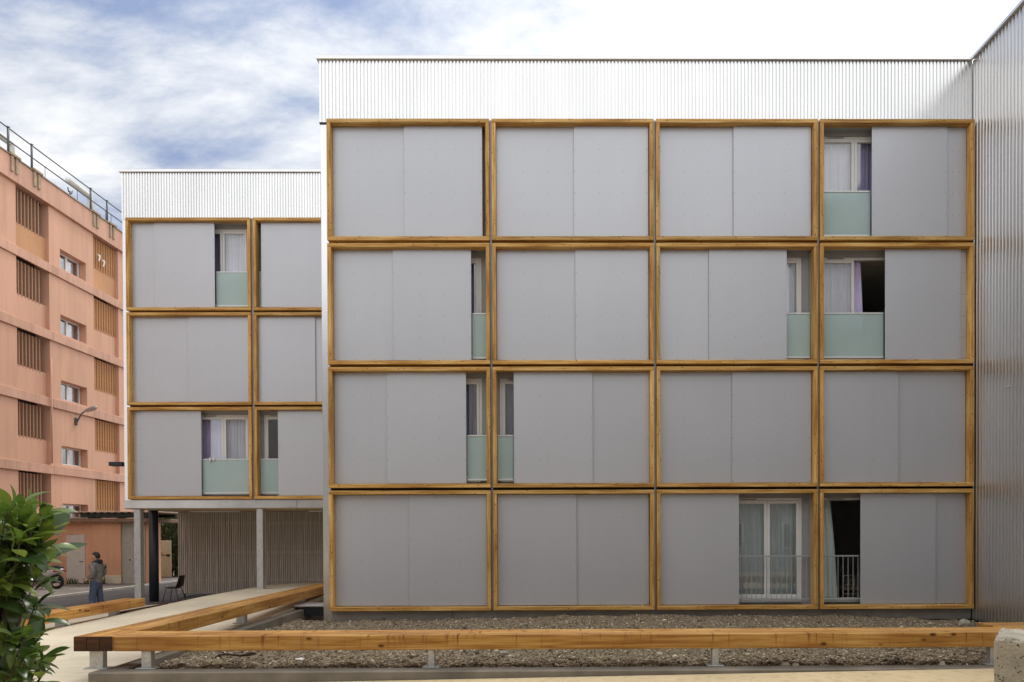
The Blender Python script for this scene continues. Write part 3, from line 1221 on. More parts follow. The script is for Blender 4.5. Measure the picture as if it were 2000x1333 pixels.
# small fixing bolts on the bottom boards
bolt = MB().tube([(0, 0, 0), (0, 0, 0.03)], 0.009, 6).mesh('bolt', 'white_cloth')
for u in (737, 1188, 1255, 1835, 1870):
    for r in (4,):
        x = at_y(u, 1185, D + 0.05).x
        link('bolt', bolt, main, (x, D + 0.08, zrow(r) + BW + 0.001))
for u in (1808, 1873):
    x = at_y(u, 940, D + 0.05).x
    link('bolt', bolt, main, (x, D + 0.08, zrow(3) + BW + 0.001))

# folding metal chair inside the open ground-floor room
fc = empty('wire_chair', (7.02, D + 0.95, ZB - 0.029))
tag(fc, 'pale metal slat-back chair inside the dark open ground-floor room', 'chair')
mb = MB()
mb.tube([(-0.2, 0, 0), (-0.2, 0.04, 0.62), (-0.17, 0.05, 0.70), (0.17, 0.05, 0.70), (0.2, 0.04, 0.62), (0.2, 0, 0)], 0.011, 8)
mb.build('back_frame', 'brass', fc, True)
for k in range(5):
    MB().cbox(-0.195, 0.195, 0.03, 0.05, 0.16 + k * 0.105, 0.185 + k * 0.105, 0.004).build('slat', 'brass', fc)
MB().cbox(-0.2, 0.2, 0.06, 0.44, 0.40, 0.425, 0.006).build('seat', 'brass', fc)
for sx in (-0.19, 0.19):
    MB().tube([(sx, 0.42, 0.0), (sx, 0.38, 0.40)], 0.011, 8).build('leg', 'brass', fc, True)
for xx in (-0.065, 0.065):
    MB().tube([(xx, 0.026, 0.15), (xx, 0.026, 0.69)], 0.006, 6).build('back_wire', 'brass', fc, True)

# ------------------------------------------------------------------ right wing
XW = 9.345
wing = empty('corrugated_wing')
tag(wing, 'tall corrugated metal side wing of the block at the right edge', 'building')
WL = (D + 0.155) - 4.0
zs = [(-0.06, 3.05), (3.02, 7.35), (7.32, 10.40 + EYE)]
for k, (a, b) in enumerate(zs):
    o = corrugated(WL, a, b, 0.108, 0.038, ((0, 0), (0.040, 0), (0.054, 1), (0.094, 1))).build('wall_cladding', 'aluminium_wing', wing)
    o.rotation_euler = (0, 0, rad(-90))
    o.location = (XW + 0.004 * k, D + 0.155, 0)
MB().cbox(XW - 0.05, XW + 0.5, 4.0, D + 0.11, PZ1 + 0.004, PZ1 + 0.08, 0.006).build('coping', 'aluminium', wing)
MB().box(XW + 0.056, 16, 3.9, 27, -0.2, PZ1 + 0.002).build('wall', 'plinth', wing)
MB().cbox(XW - 0.01, XW + 0.03, 4.0, D + 0.1, -0.085, -0.064, 0.003).build('base_flashing', 'dark_gap', wing)
p = at_x(1969, 755, XW)
MB().cbox(XW - 0.012, XW - 0.004, p.y - 0.18, p.y + 0.12, p.z - 0.012, p.z + 0.008, 0.003).build('pale_bar', 'pipe_white', wing)  # short pale bar just proud of the cladding

# ------------------------------------------------------------------ left building on columns
D2 = 20.03
left = empty('stilted_building')
tag(left, 'smaller grey-panelled apartment block raised on steel columns at left', 'building')
LC = [(-12.134, -8.587), (-8.514, -4.967)]


def vx(u, k, v=700):
    return at_y(u, v, D2 + (0.125 if k == 'F' else 0.165)).x


li = lambda c: LC[c][0] + BW + 0.004
ri = lambda c: LC[c][1] - BW - 0.004
ZL = [ZB + PITCH * k for k in (3, 2, 1)]
w = (LC[0][1] - BW - 0.15 - 1.5, LC[0][1] - BW - 0.12)
bay(left, *LC[0], ZL[0], D2, [(li(0), vx(304, 'B', 510), 'B'), (vx(301, 'F', 510), vx(419, 'F', 510), 'F')],
    dict(x=w, curtains=cur(w, (0.02, 0.5, 'curtain_dark'), (0.5, 0.98, 'curtain_white'))), (vx(420, 'B', 510), ri(0)))
wl = (LC[1][0] + BW + 0.04, LC[1][0] + BW + 1.6)
bay(left, *LC[1], ZL[0], D2, [(vx(510, 'F', 510), ri(1) - 1.5, 'F'), (ri(1) - 1.55, ri(1), 'B')],
    dict(x=wl, curtains=cur(wl, (0.2, 0.9, 'curtain_dark'))), (li(1), vx(509, 'B', 510)))
bay(left, *LC[0], ZL[1], D2, [(li(0), vx(371, 'B'), 'B'), (vx(367, 'F'), ri(0) - 0.01, 'F')])
bay(left, *LC[1], ZL[1], D2, [(li(1), vx(616, 'F'), 'F'), (vx(612, 'B'), ri(1), 'B')])
bay(left, *LC[0], ZL[2], D2, [(li(0), vx(280, 'B', 880), 'B'), (vx(275, 'F', 880), vx(393, 'F', 880), 'F')],
    dict(x=w, curtains=cur(w, (0.03, 0.49, 'curtain_lilac'), (0.5, 0.97, 'curtain_white'))), (vx(394, 'B', 880), ri(0)))
bay(left, *LC[1], ZL[2], D2, [(vx(543, 'F', 880), ri(1) - 1.4, 'F'), (ri(1) - 1.45, ri(1), 'B')],
    dict(x=wl, leaves=(True, False), curtains=cur(wl, (0.25, 0.62, 'curtain_dark', 0.55))), (li(1), vx(542, 'B', 880)))
MB().box(LC[0][1] + 0.008, LC[1][0] - 0.008, D2 + 0.06, D2 + 0.10, ZL[2] - 0.03, ZL[0] + FH).build('joint_strip', 'plinth', left)
for k in (0, 1):
    MB().box(LC[0][0] + 0.03, LC[1][1], D2 + 0.16, D2 + 0.2, ZL[k] - 0.058, ZL[k] - 0.002).build('joint_backing', 'dark_gap', left)
PL1 = 10.385 + EYE
o = corrugated(8.3, PZ0, PL1).build('parapet_cladding', 'aluminium', left)
o.location = (-12.33, D2 + 0.16, 0)
MB().cbox(-12.39, -4.1, D2 + 0.115, D2 + 0.75, PL1 + 0.004, PL1 + 0.075, 0.006).build('coping', 'aluminium', left)
MB().cbox(-12.36, -4.1, D2 + 0.135, D2 + 0.72, PL1 + 0.077, PL1 + 0.095, 0.004).build('roof_edge', 'flashing', left)
MB().cbox(-12.325, -12.142, D2 + 0.175, D2 + 0.3, 2.64, PZ0 - 0.01, 0.004).build('corner_strip', 'aluminium', left)
for a, b in ((-12.325, -7.36), (-7.352, -4.2)):
    MB().cbox(a, b, D2 + 0.13, D2 + 0.17, 2.64, ZL[2] - 0.012, 0.004).build('fascia_panel', 'flashing', left)
MB().box(-12.32, -4.2, D2 + 0.172, 31, 2.62, 2.635).build('soffit_panel', 'soffit', left)
core = MB()
core.box(-12.32, -4.2, D2 + 0.34, 31, 2.637, ZL[2] - 0.0302)
core.box(-12.32, -12.16, D2 + 0.302, 31, ZL[2] - 0.03, PL1 + 0.002)
core.box(-12.1595, -4.2, D2 + 0.302, 31, ZB + 4 * PITCH - 0.03, PL1 + 0.0015)
core.box(-12.1595, -4.2, 25, 25.2, ZL[2] - 0.03, ZB + 4 * PITCH - 0.0302)
for k in (2, 3):
    core.box(-12.1595, -4.2, D2 + 0.57, 24.99, ZB + k * PITCH - 0.16, ZB + k * PITCH - 0.0305)
core.box(-8.63, -8.47, D2 + 0.57, 24.98, ZL[2] - 0.029, ZL[0] + 2.5)
core.build('wall', 'room', left)
# columns
for u, ytop in ((271, 0), (509.5, 0)):
    x = at_y(u, 1100, D2 + 0.25).x
    MB().cbox(x - 0.092, x + 0.092, D2 + 0.18, D2 + 0.364, -0.3, 2.619, 0.008).build('column', 'galvanised', left)
    z = pave_z(x, D2 + 0.27)
    MB().cbox(x - 0.13, x + 0.13, D2 + 0.15, D2 + 0.40, z + 0.001, z + 0.014, 0.003).build('base_plate', 'galvanised', left)
x = at_y(300.5, 1100, 21.6).x
MB().tube([(x, 21.6, -0.3), (x, 21.6, 2.619)], 0.135, 20).build('dark_column', 'dark_steel', left, True)
# light tubes under the soffit
for u0, u1, yy in ((370, 468, 21.4), (604, 640, 21.4)):
    a, b = at_y(u0, 999, yy), at_y(u1, 999, yy)
    MB().tube([(a.x, yy, 2.585), (b.x, yy, 2.585)], 0.02, 8).build('light_tube', 'pipe_white', left, True)
# projecting flat lamp on the left flank
lm = empty('flank_lamp', (-12.6, 20.6, 3.95))
tag(lm, 'flat dark box lamp projecting from the flank of the stilted block', 'lamp')
p = at_y(230, 907, 20.6)
lm.location = (p.x, 20.6, p.z)
MB().cbox(-0.2, 0.19, -0.12, 0.12, -0.06, 0.06, 0.01).build('lamp_housing', 'dark_steel', lm)
MB().box(0.15, 0.30, -0.03, 0.03, -0.03, 0.03).build('lamp_arm', 'dark_steel', lm)

# slatted screen under the building
scr = empty('slatted_screen')
tag(scr, 'weathered vertical wood slat screen under the raised block', 'screen')
YS = 22.9
sm = MB()
x = -12.24
k = 0
while x < -4.3:
    wv = 0.034 + 0.008 * ((k * 37) % 7 - 3) / 7
    sm.box(x, x + wv, YS + 0.004 * ((k * 13) % 3), YS + 0.04, -0.06 + 0.01 * ((k * 29) % 5) / 5, 2.612)
    x += 0.0605
    k += 1
for j in range(20):
    yy = YS + 0.08 + j * 0.0605
    sm.box(-12.25, -12.21, yy, yy + 0.036, -0.06, 2.612)
stuff(sm.build('slats', 'slat_wood', scr))
for z in (0.35, 1.25, 2.2):
    MB().box(-12.2, -4.3, YS + 0.042, YS + 0.09, z, z + 0.07).build('batten', 'slat_wood', scr)
MB().box(-12.2, -4.3, YS + 0.25, YS + 0.32, -0.05, 2.61).build('backing', 'screen_back', scr)
for x in (-12.1, -10.2, -8.3):
    MB().box(x, x + 0.05, YS + 0.05, YS + 0.1, -0.19, -0.052).build('foot', 'dark_steel', scr)

# laundry on one balustrade
p = at_y(414, 892, D2 + 0.21)
ck = empty('white_socks', (p.x, D2 + 0.19, ZL[2] + 1.182))
tag(ck, 'small white cloths hung over the lowest left glass balustrade', 'laundry')
for dx, h in ((-0.05, 0.11), (0.05, 0.075)):
    mb = MB()
    mb.tube([(dx, 0.075, -0.03), (dx, 0.06, 0.012), (dx + 0.005, 0.0, 0.016), (dx + 0.01, -0.008, -0.03), (dx + 0.02, -0.01, -h)], [0.02, 0.024, 0.026, 0.028, 0.02], 8)
    mb.build('cloth', 'white_cloth', ck, True)

# ------------------------------------------------------------------ timber benches
TW, TH = 0.17, 0.20


def bench(label, x0, x1, y0, y1, zt, axis, posts, cat='bench', end=None, pw=0.12, drain=None):
    b = empty('timber_bench', (x0, y0, 0))
    tag(b, label, cat, 'timber benches around the gravel bed')
    n = 3
    L = (x1 - x0) if axis == 'x' else (y1 - y0)
    for k in range(n):
        off = TW / 2 + k * (TW + 0.003)
        loc = (L / 2, off, zt - TH / 2) if axis == 'x' else (off, L / 2, zt - TH / 2)
        board('beam', L - 0.004, TW, TH, 'bench_wood', b, loc, (0, 0, 0) if axis == 'x' else (0, 0, rad(90)), 0.008)
        if end:
            MB().cbox(off - TW / 2 + 0.001, off + TW / 2 - 0.001, -0.012, 0.0015, zt - TH + 0.001, zt - 0.001, 0.004).build('end_grain', 'end_grain', b)
    # steel runner under the beams and posts
    wd = n * TW + 0.006
    for (a, zg, pw_, dep) in posts:
        if axis == 'x':
            px0, px1, py0, py1 = a - pw_ / 2, a + pw_ / 2, 0.03, 0.03 + dep
        else:
            px0, px1, py0, py1 = wd / 2 - pw_ / 2, wd / 2 + pw_ / 2, a - dep / 2, a + dep / 2
        MB().cbox(px0, px1, py0, py1, zg, zt - TH - 0.006, 0.005).build('post', 'galvanised', b)
        MB().cbox(px0 - 0.07, px1 + 0.07, py0 - 0.03, py1 + 0.03, zg + 0.001, zg + 0.013, 0.003).build('base_plate', 'galvanised', b)
        MB().box(px0 + 0.01, px1 - 0.01, py0 - 0.01, py1 + 0.01, zt - TH - 0.0055, zt - TH - 0.001).build('top_plate', 'galvanised', b)
    return b


ZT = 0.53
fp = lambda u: at_y(u, 1290, 9.38).x
bench('long timber bench running along the front of the gravel bed', -5.875, 7.2, 9.35, 9.86, ZT, 'x',
      [(at_y(287, 1290, 9.4).x + 5.875, 0.086, 0.13, 0.10), (fp(842) + 5.875, 0.086, 0.085, 0.10), (fp(1398) + 5.875, 0.086, 0.09, 0.10), (fp(1941) + 5.875, 0.086, 0.085, 0.10)])
bench('timber bench running back beside the ramp, dark end grain at its near end', -6.39, -5.878, 9.34, 19.0, ZT + 0.004, 'y',
      [(0.1, 0.086, 0.18, 0.10), (4.45, 0.125, 0.17, 0.12), (7.75, 0.155, 0.17, 0.12)], end=True)
bench('timber bench standing alone on the pale paving at left', -10.85, -10.34, 12.6, 17.75, 0.27, 'y',
      [(0.5, -0.155, 0.2, 0.14), (2.5, -0.13, 0.2, 0.14), (4.3, -0.10, 0.2, 0.14)])
bench('timber bench end behind the concrete block at far right', 6.37, 9.25, 9.868, 10.38, ZT + 0.002, 'x', [(1.0, 0.02, 0.12, 0.1), (2.5, 0.02, 0.12, 0.1)])

# drain box at the foot of the corner
db = tag(MB().cbox(-5.9, -5.15, 16.1, 16.6, 0.0, 0.20, 0.01).build('drain_box', 'dark_steel'), 'dark steel drain box at the foot of the ramp-side bench', 'drain')
MB().cbox(-5.95, -5.1, 16.05, 16.65, 0.202, 0.25, 0.008).build('lid', 'galvanised', db)

# concrete block
blk_ = MB()
bx0, bx1, by0, by1 = 4.30, 5.35, 6.75, 7.62
p = at_y(1941, 1247, by0)
r_ = random.Random(3)
N = 16
H = p.z
# lumpy-edged block: rings of a rounded square, from the ground to the chipped top edge
rings = []
for (ins, z, jit) in ((0.0, -0.3, 0), (0.0, 0.2, 0), (0.0, H - 0.05, 0.004), (0.006, H - 0.022, 0.007), (0.03, H + 0.006, 0.010), (0.10, H + 0.014, 0.004)):
    ring = []
    pts = []
    for (ax, ay), (bx_, by_) in (((bx0, by0), (bx1, by0)), ((bx1, by0), (bx1, by1)), ((bx1, by1), (bx0, by1)), ((bx0, by1), (bx0, by0))):
        for i in range(N):
            t = i / N
            pts.append((ax + (bx_ - ax) * t, ay + (by_ - ay) * t))
    cxm, cym = (bx0 + bx1) / 2, (by0 + by1) / 2
    for (x, y) in pts:
        fx = max(-1, min(1, (x - cxm) / ((bx1 - bx0) / 2)))
        fy = max(-1, min(1, (y - cym) / ((by1 - by0) / 2)))
        cr = 0.03 * (abs(fx) ** 8) * (abs(fy) ** 8)
        x2 = x - fx * (ins + cr) + r_.uniform(-jit, jit)
        y2 = y - fy * (ins + cr) + r_.uniform(-jit, jit)
        ring.append((x2, y2, z + r_.uniform(-jit, jit)))
    rings.append(ring)
for ring in rings:
    blk_.v += ring
n4 = 4 * N
for i in range(len(rings) - 1):
    for k in range(n4):
        a, b = i * n4 + k, i * n4 + (k + 1) % n4
        blk_.f.append((a, b, b + n4, a + n4))
blk_.f.append(tuple((len(rings) - 1) * n4 + k for k in range(n4)))
o = blk_.build('concrete_block', 'pitted_concrete')
o.data.transform(Matrix.Translation((bx0, by0, 0)) @ Matrix.Rotation(rad(-36), 4, 'Z') @ Matrix.Translation((-bx0, -by0, 0)))
tag(o, 'rough pitted concrete block in the bottom right corner', 'block')

# twig and stone on the gravel
tw = MB()
a = at_z(425, 1283, 0.06)
b = at_z(500, 1281, 0.07)
pts = [a.lerp(b, t) + Vector((0, 0.03 * math.sin(t * 9), 0.02 + 0.012 * math.sin(t * 7))) for t in (0, 0.2, 0.4, 0.6, 0.8, 1)]
tw.tube(pts, [0.010, 0.016, 0.018, 0.018, 0.022, 0.012], 7)
tw.tube([pts[3], pts[3] + Vector((0.12, 0.05, 0.03)), pts[3] + Vector((0.22, 0.03, 0.05))], [0.012, 0.009, 0.004], 6)
tw.tube([pts[1], pts[1] + Vector((-0.1, 0.06, 0.02)), pts[1] + Vector((-0.2, 0.12, 0.03))], [0.010, 0.007, 0.004], 6)
tag(tw.build('twig', 'twig', None, True), 'dark broken twig lying on the gravel under the long bench', 'twig')


def rock(name, label, u, v, z, r, sq=(1, 1, 0.7), material='stone', seed=1):
    g = random.Random(seed)
    mb = MB()
    p = at_z(u, v, z)
    for q in ICO_V:
        s_ = g.uniform(0.75, 1.2)
        mb.v.append((p.x + q[0] * r * sq[0] * s_, p.y + q[1] * r * sq[1] * s_, gravel_z(p.x, p.y) + r * sq[2] * 0.55 + q[2] * r * sq[2] * s_))
    mb.f = [tuple(int(i) for i in f_) for f_ in ICO_F]
    return tag(mb.build(name, material), label, 'stone')


rock('stone', 'angular grey stone below the corner of the corrugated wing', 1884, 1216, 0.0, 0.14, (1.1, 0.8, 0.75), seed=4)
rock('stone', 'rounded pale stone at the top of the gravel under the second frame column', 967, 1205, 0.08, 0.055, seed=5)
rock('stone', 'white flat stone on the gravel under the long bench near its left end', 586, 1286, 0.05, 0.055, (1.4, 1, 0.5), 'white_cloth', seed=6)
rock('stone', 'larger bluish stone on the gravel between the two front posts', 983, 1277, 0.05, 0.06, (1.3, 1, 0.7), seed=7)
rock('stone', 'cream stone on the gravel right of the middle of the long bench', 1288, 1276, 0.05, 0.05, (1.2, 1, 0.8), seed=8)

# ------------------------------------------------------------------ pink building at left
XO = -21.0
pink = empty('pink_building')
tag(pink, 'tall salmon-pink rendered apartment building with louvred loggias at left', 'building')
SP = 2.808                                  # storey pitch
TOPZ = 13.76 + EYE                          # underside of the parapet band = top of the loggias
YA0, YA1 = 27.61, 29.40
YW0, YW1 = 30.05, 31.72
YB0, YB1 = 32.23, 34.05
y_lo, y_hi = 8.0, 46.0
wm = MB()
NS = 5
GZ = -0.15
dep = 0.45
zlast = TOPZ - NS * SP
# solid strips of wall between the openings, full height
for a, b in ((y_lo, YA0), (YA1, YW0), (YW1, YB0), (YB1, y_hi)):
    wm.box(XO - 0.6, XO, a, b, GZ, TOPZ)
wm.build('wall', 'render_pink', pink)
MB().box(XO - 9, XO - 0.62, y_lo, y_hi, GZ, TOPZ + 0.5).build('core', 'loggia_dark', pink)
slatA = MB().cbox(-0.16, 0.0, -0.030, 0.030, 0.0, 1.40, 0.006).mesh('slat', 'slat_pale')
slatB = MB().cbox(-0.10, 0.0, -0.066, 0.066, 0.0, 1.44, 0.006).mesh('slat', 'slat_ochre')
for s_ in range(NS + 1):
    zt = TOPZ - s_ * SP
    zb_ = max(zt - SP + 0.40, GZ)
    if zt < 0.9:
        break
    hs = 1.40
    for (a, b, nm) in ((YA0, YA1, 'A'), (YB0, YB1, 'B')):
        mb = MB()
        mb.box(XO - 0.30, XO - 0.14, a, b, zb_, zt - hs)
        mb.build('loggia_panel', 'render_ochre' if s_ == 0 else 'render_pink', pink)
        lv = empty('louvre', (XO - 0.03, a, zt - hs), pink)
        n = 8 if nm == 'A' else 10
        for k in range(n):
            yy = (b - a - 0.3 * (nm == 'A')) * (k + 0.5) / n
            link('slat', slatA if nm == 'A' else slatB, lv, (-0.10, yy, -0.06))
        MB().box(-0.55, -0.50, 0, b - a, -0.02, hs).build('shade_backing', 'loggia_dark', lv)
    # window between the loggias
    wz1 = zt - 1.53 + (0.33 if s_ == 4 else 0)
    wz0 = wz1 - 0.82
    mb = MB()
    mb.box(XO - 0.6, XO, YW0, YW1, wz1, zt)
    mb.box(XO - 0.6, XO, YW0, YW1, max(zt - SP, GZ), wz0)
    mb.build('window_spandrel', 'render_pink', pink)
    ww = MB()
    xw = XO - 0.30
    ya, yb = YW0 + 0.03, YW1 - 0.03
    ww.box(xw - 0.06, xw, ya, yb, wz1 - 0.07, wz1 - 0.002)
    ww.box(xw - 0.06, xw + 0.03, ya, yb, wz0 + 0.002, wz0 + 0.09)
    for q in (ya, (ya + yb) / 2 - 0.055, yb - 0.07):
        ww.box(xw - 0.06, xw - 0.001, q, q + (0.11 if ya < q < yb - 0.1 else 0.07), wz0 + 0.0902, wz1 - 0.0702)
    wo = ww.build('window', 'pvc_white', pink)
    for a, b in ((ya + 0.07, (ya + yb) / 2 - 0.055), ((ya + yb) / 2 + 0.055, yb - 0.07)):
        MB().box(xw - 0.04, xw - 0.03, a, b, wz0 + 0.09, wz1 - 0.07).build('pane', 'pane_glass', wo)
        MB().box(xw - 0.14, xw - 0.12, a, (a + b) / 2 + 0.2, wz0 + 0.09, wz1 - 0.07).build('blind', 'curtain_white', wo)
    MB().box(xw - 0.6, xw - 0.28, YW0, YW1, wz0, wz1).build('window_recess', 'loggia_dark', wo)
# horizontal bands, each in lengths with a joint
for s_ in range(1, NS + 1):
    zt = TOPZ - s_ * SP
    if zt < 0.5:
        break
    for a, b in ((y_lo, 29.48), (29.49, y_hi)):
        MB().cbox(XO + 0.001, XO + 0.075, a, b, zt + 0.001, zt + 0.37, 0.01).build('floor_band', 'render_pink_band', pink)
# parapet
MB().cbox(XO - 0.3, XO + 0.13, y_lo, y_hi, TOPZ + 0.001, TOPZ + 0.90, 0.015).build('parapet', 'render_pink_band', pink)
MB().cbox(XO - 0.32, XO + 0.17, y_lo, y_hi, TOPZ + 0.902, TOPZ + 0.95, 0.01).build('parapet_cap', 'bracket', pink)
for u in (28, 72, 187, 219):
    yy = at_x(u, 330 + u * 0.68, XO + 0.15).y
    for dy in (-0.12, 0.12):
        MB().cbox(XO + 0.1315, XO + 0.19, yy + dy - 0.06, yy + dy + 0.06, TOPZ + 0.30, TOPZ + 0.90, 0.01).build('bracket_rib', 'bracket', pink)
    MB().cbox(XO + 0.171, XO + 0.24, yy - 0.26, yy + 0.26, TOPZ + 0.905, TOPZ + 1.0, 0.01).build('bracket_cap', 'bracket', pink)
# roof railing
rail = empty('roof_railing', (XO, 30, TOPZ + 0.95))
tag(rail, 'dark steel tube railing along the roof edge of the pink building', 'railing')
zr = TOPZ + 0.95
for z in (0.06, 0.52, 1.0):
    MB().tube([(XO + 0.05 - XO, y_lo - 30, z), (0.05, y_hi - 30, z)], 0.026, 8).build('rail', 'railing_steel', rail, True)
for u, v in ((16, 275), (62, 308), (177, 390), (209, 412)):
    yy = at_x(u, v, XO + 0.05).y - 30
    MB().tube([(0.05, yy, 0.0), (0.05, yy, 1.03)], 0.042, 8).build('post', 'railing_steel', rail, True)
    MB().lathe([(0.055, 0.0), (0.06, 0.04), (0.0, 0.06)], (0.05, yy, 1.01), 'z', 10).build('post_cap', 'railing_steel', rail, True)
for u, v in ((88, 345), (151, 380), (206, 415), (217, 425)):
    yy = at_x(u, v, XO + 0.05).y - 30
    MB().tube([(0.05, yy, 0.06), (0.05, yy, 0.52)], 0.012, 6).build('baluster', 'railing_steel', rail, True)
for k, (u, v, ln, lab) in enumerate(((22, 282, 1.6, 'white elbow vent pipe on the pink roof near the left picture edge'), (176, 385, 1.5, 'white elbow vent pipe on the pink roof beyond the railing posts'))):
    p = at_x(u, v, XO - 0.7)
    z0 = zr - 0.3
    mb = MB()
    mb.tube([(p.x, p.y, z0), (p.x, p.y, p.z - 0.1), (p.x, p.y - 0.03, p.z), (p.x, p.y - 0.13, p.z + 0.02), (p.x, p.y - ln, p.z + 0.02)], 0.13, 12)
    tag(mb.build('vent_pipe', 'pipe_white', None, True), lab, 'pipe', 'roof vent pipes')
MB().box(XO - 9, XO - 0.302, y_lo, y_hi, TOPZ + 0.501, TOPZ + 0.62).build('roof', 'old_asphalt', pink)
p = at_x(137, 379, XO - 0.3)
an = MB()
an.tube([(0, 0, -0.5), (0, 0, 0.12)], 0.03, 6)
an.tube([(0, -0.15, 0.22), (0, -0.1, 0.05), (0, 0.1, 0.05), (0, 0.15, 0.2)], 0.025, 6)
o = an.build('roof_antenna', 'dark_steel', None, True)
o.location = p
tag(o, 'small dark forked antenna on the roof of the pink building', 'antenna')
# drain pipe stub
p0, p1 = at_x(96.5, 700, XO + 0.06), at_x(96.5, 905, XO + 0.06)
MB().tube([(XO + 0.13, p0.y, p0.z), (XO + 0.13, p0.y, p1.z)], 0.03, 8).build('drain_pipe', 'render_pink_band', pink, True)
# cloths clipped on the topmost right louvre
p = at_x(200, 509, XO + 0.06)
cl = empty('white_rags', (XO + 0.02, p.y, p.z))
tag(cl, 'two small white rags on the topmost ochre louvre of the pink building', 'rags')
for dy, dz in ((-0.2, 0.05), (0.13, -0.08)):
    MB().prism([(dy - 0.12, dz + 0.13), (dy + 0.12, dz + 0.16), (dy + 0.13, dz + 0.04), (dy + 0.02, dz - 0.18), (dy - 0.03, dz - 0.15), (dy + 0.03, dz + 0.06)], -0.008, 0.008, 'yz').build('rag', 'white_cloth', cl)

# wall street lamp
p = at_x(147, 822, XO)
q = at_x(172, 802, XO + 1.0)
sw = empty('wall_lamp', (XO, p.y, p.z))
tag(sw, 'weathered grey street lamp on a curved arm on the pink wall', 'lamp')
MB().cbox(0.001, 0.09, -0.05, 0.05, -0.2, 0.12, 0.01).build('bracket', 'railing_steel', sw)
dq = q - Vector((XO, p.y, p.z))
MB().tube([(0.06, 0, -0.1), (0.16, 0.02, 0.12), (dq.x * 0.45, dq.y * 0.4, dq.z * 0.75), (dq.x * 0.75, dq.y * 0.75, dq.z * 0.98)], 0.028, 8).build('arm', 'railing_steel', sw, True)
hd = MB()
dirv = Vector((0.85, dq.y * 0.5, 0.16)).normalized()
c0 = Vector((dq.x * 0.72, dq.y * 0.72, dq.z * 0.97))
hd.tube([c0 + dirv * t for t in (0, 0.08, 0.3, 0.58, 0.72, 0.78)], [0.03, 0.06, 0.09, 0.10, 0.07, 0.02], 12)
hd.build('lamp_head', 'rail_grey', sw, True)

# ------------------------------------------------------------------ block added unseen behind the camera, to shade the facade and show in reflections
opp = empty('added_block', (4, -6, 0))
tag(opp, 'plain grey-brown block added out of view across the forecourt to darken and reflect in the panels', 'building')
MB().box(-26, 14, -10, 0, -0.3, 12.5).build('wall', 'added_block_wall', opp)
MB().cbox(-26.2, 14.2, -10.2, 0.2, 12.502, 12.8, 0.02).build('roof', 'roof_brown', opp)
wme = MB().cbox(-0.6, 0.6, 0.002, 0.06, -0.7, 0.7, 0.01).mesh('window', 'pvc_white')
pme = MB().cbox(-0.52, 0.52, 0.0605, 0.075, -0.62, 0.62, 0.004).mesh('pane', 'loggia_dark')
for k in range(12):
    for r in range(4):
        o = link('window', wme, opp, (-24 + 3.3 * k, 0, 1.7 + 2.8 * r))
        link('pane', pme, o)

# ------------------------------------------------------------------ low annex with white door, and what stands round it
YX = 28.9
ann = empty('orange_annex')
tag(ann, 'low orange rendered annex with a grey door and flat roof', 'building')
g0 = -0.14
ax = lambda u, Y=YX: at_y(u, 1090, Y).x
roofz = at_y(180, 1021, YX).z
xd0, xd1 = ax(130.5), ax(166.5)
zdt = at_y(150, 1045, YX).z
mb = MB()
mb.box(-20.99, xd0 - 0.01, YX, YX + 0.3, g0, roofz)
mb.box(xd1 + 0.01, ax(185), YX, YX + 0.3, g0, roofz)
mb.box(xd0 - 0.0098, xd1 + 0.0098, YX, YX + 0.3, zdt + 0.01, roofz)
mb.build('wall', 'render_orange', ann)
x2, x3 = ax(185), ax(239)
MB().box(x2 + 0.001, x3, YX - 0.10, YX + 2, g0 + 0.0, roofz - 0.001).build('bay_wall', 'render_orange', ann)
MB().cbox(x2 + 0.05, x3 + 0.02, YX - 0.13, YX - 0.101, g0, at_y(210, 1124, YX).z, 0.01).build('plinth', 'cream_plinth', ann)
MB().cbox(xd1 + 0.02, x2, YX - 0.03, YX - 0.001, g0, at_y(175, 1132, YX).z, 0.01).build('plinth', 'cream_plinth', ann)
dr = MB().cbox(xd0, xd1, YX - 0.02, YX + 0.04, g0 + 0.02, zdt, 0.006).build('door', 'door_grey', ann)
a, b = at_y(145, 1138, YX), at_y(154, 1131.5, YX)
MB().cbox(a.x, b.x, YX - 0.035, YX - 0.021, a.z, b.z, 0.004).build('door_vent', 'rail_grey', dr)
a = at_y(163, 1097, YX)
MB().tube([(a.x - 0.14, YX - 0.06, a.z), (a.x, YX - 0.06, a.z), (a.x, YX - 0.021, a.z)], 0.012, 8).build('door_handle', 'dark_steel', dr, True)
# grey recess and the pilaster beyond it
x4, x5 = ax(284), ax(293)
MB().box(x3 + 0.001, x4, YX - 0.02, YX + 0.3, g0, roofz - 0.002).build('recess_panel', 'recess_grey', ann)
a = at_y(254, 1094, YX - 0.02)
MB().tube([(a.x, YX - 0.05, a.z), (a.x, YX - 0.021, a.z)], 0.03, 8).build('door_knob', 'dark_steel', ann, True)
MB().box(x4 + 0.001, x5, YX + 0.02, YX + 0.8, g0, roofz - 0.002).build('pilaster', 'render_orange', ann)
rf = MB().cbox(-20.98, x5 + 0.06, YX - 0.34, YX + 2.4, roofz + 0.001, roofz + 0.16, 0.015).build('roof', 'roof_brown', ann)
a, b = ax(122), ax(178)
MB().cbox(a, b, YX - 0.2, YX + 0.5, roofz + 0.162, roofz + 0.22, 0.01).build('roof_sheet', 'cream_plinth', rf)
fl = MB()
g = random.Random(5)
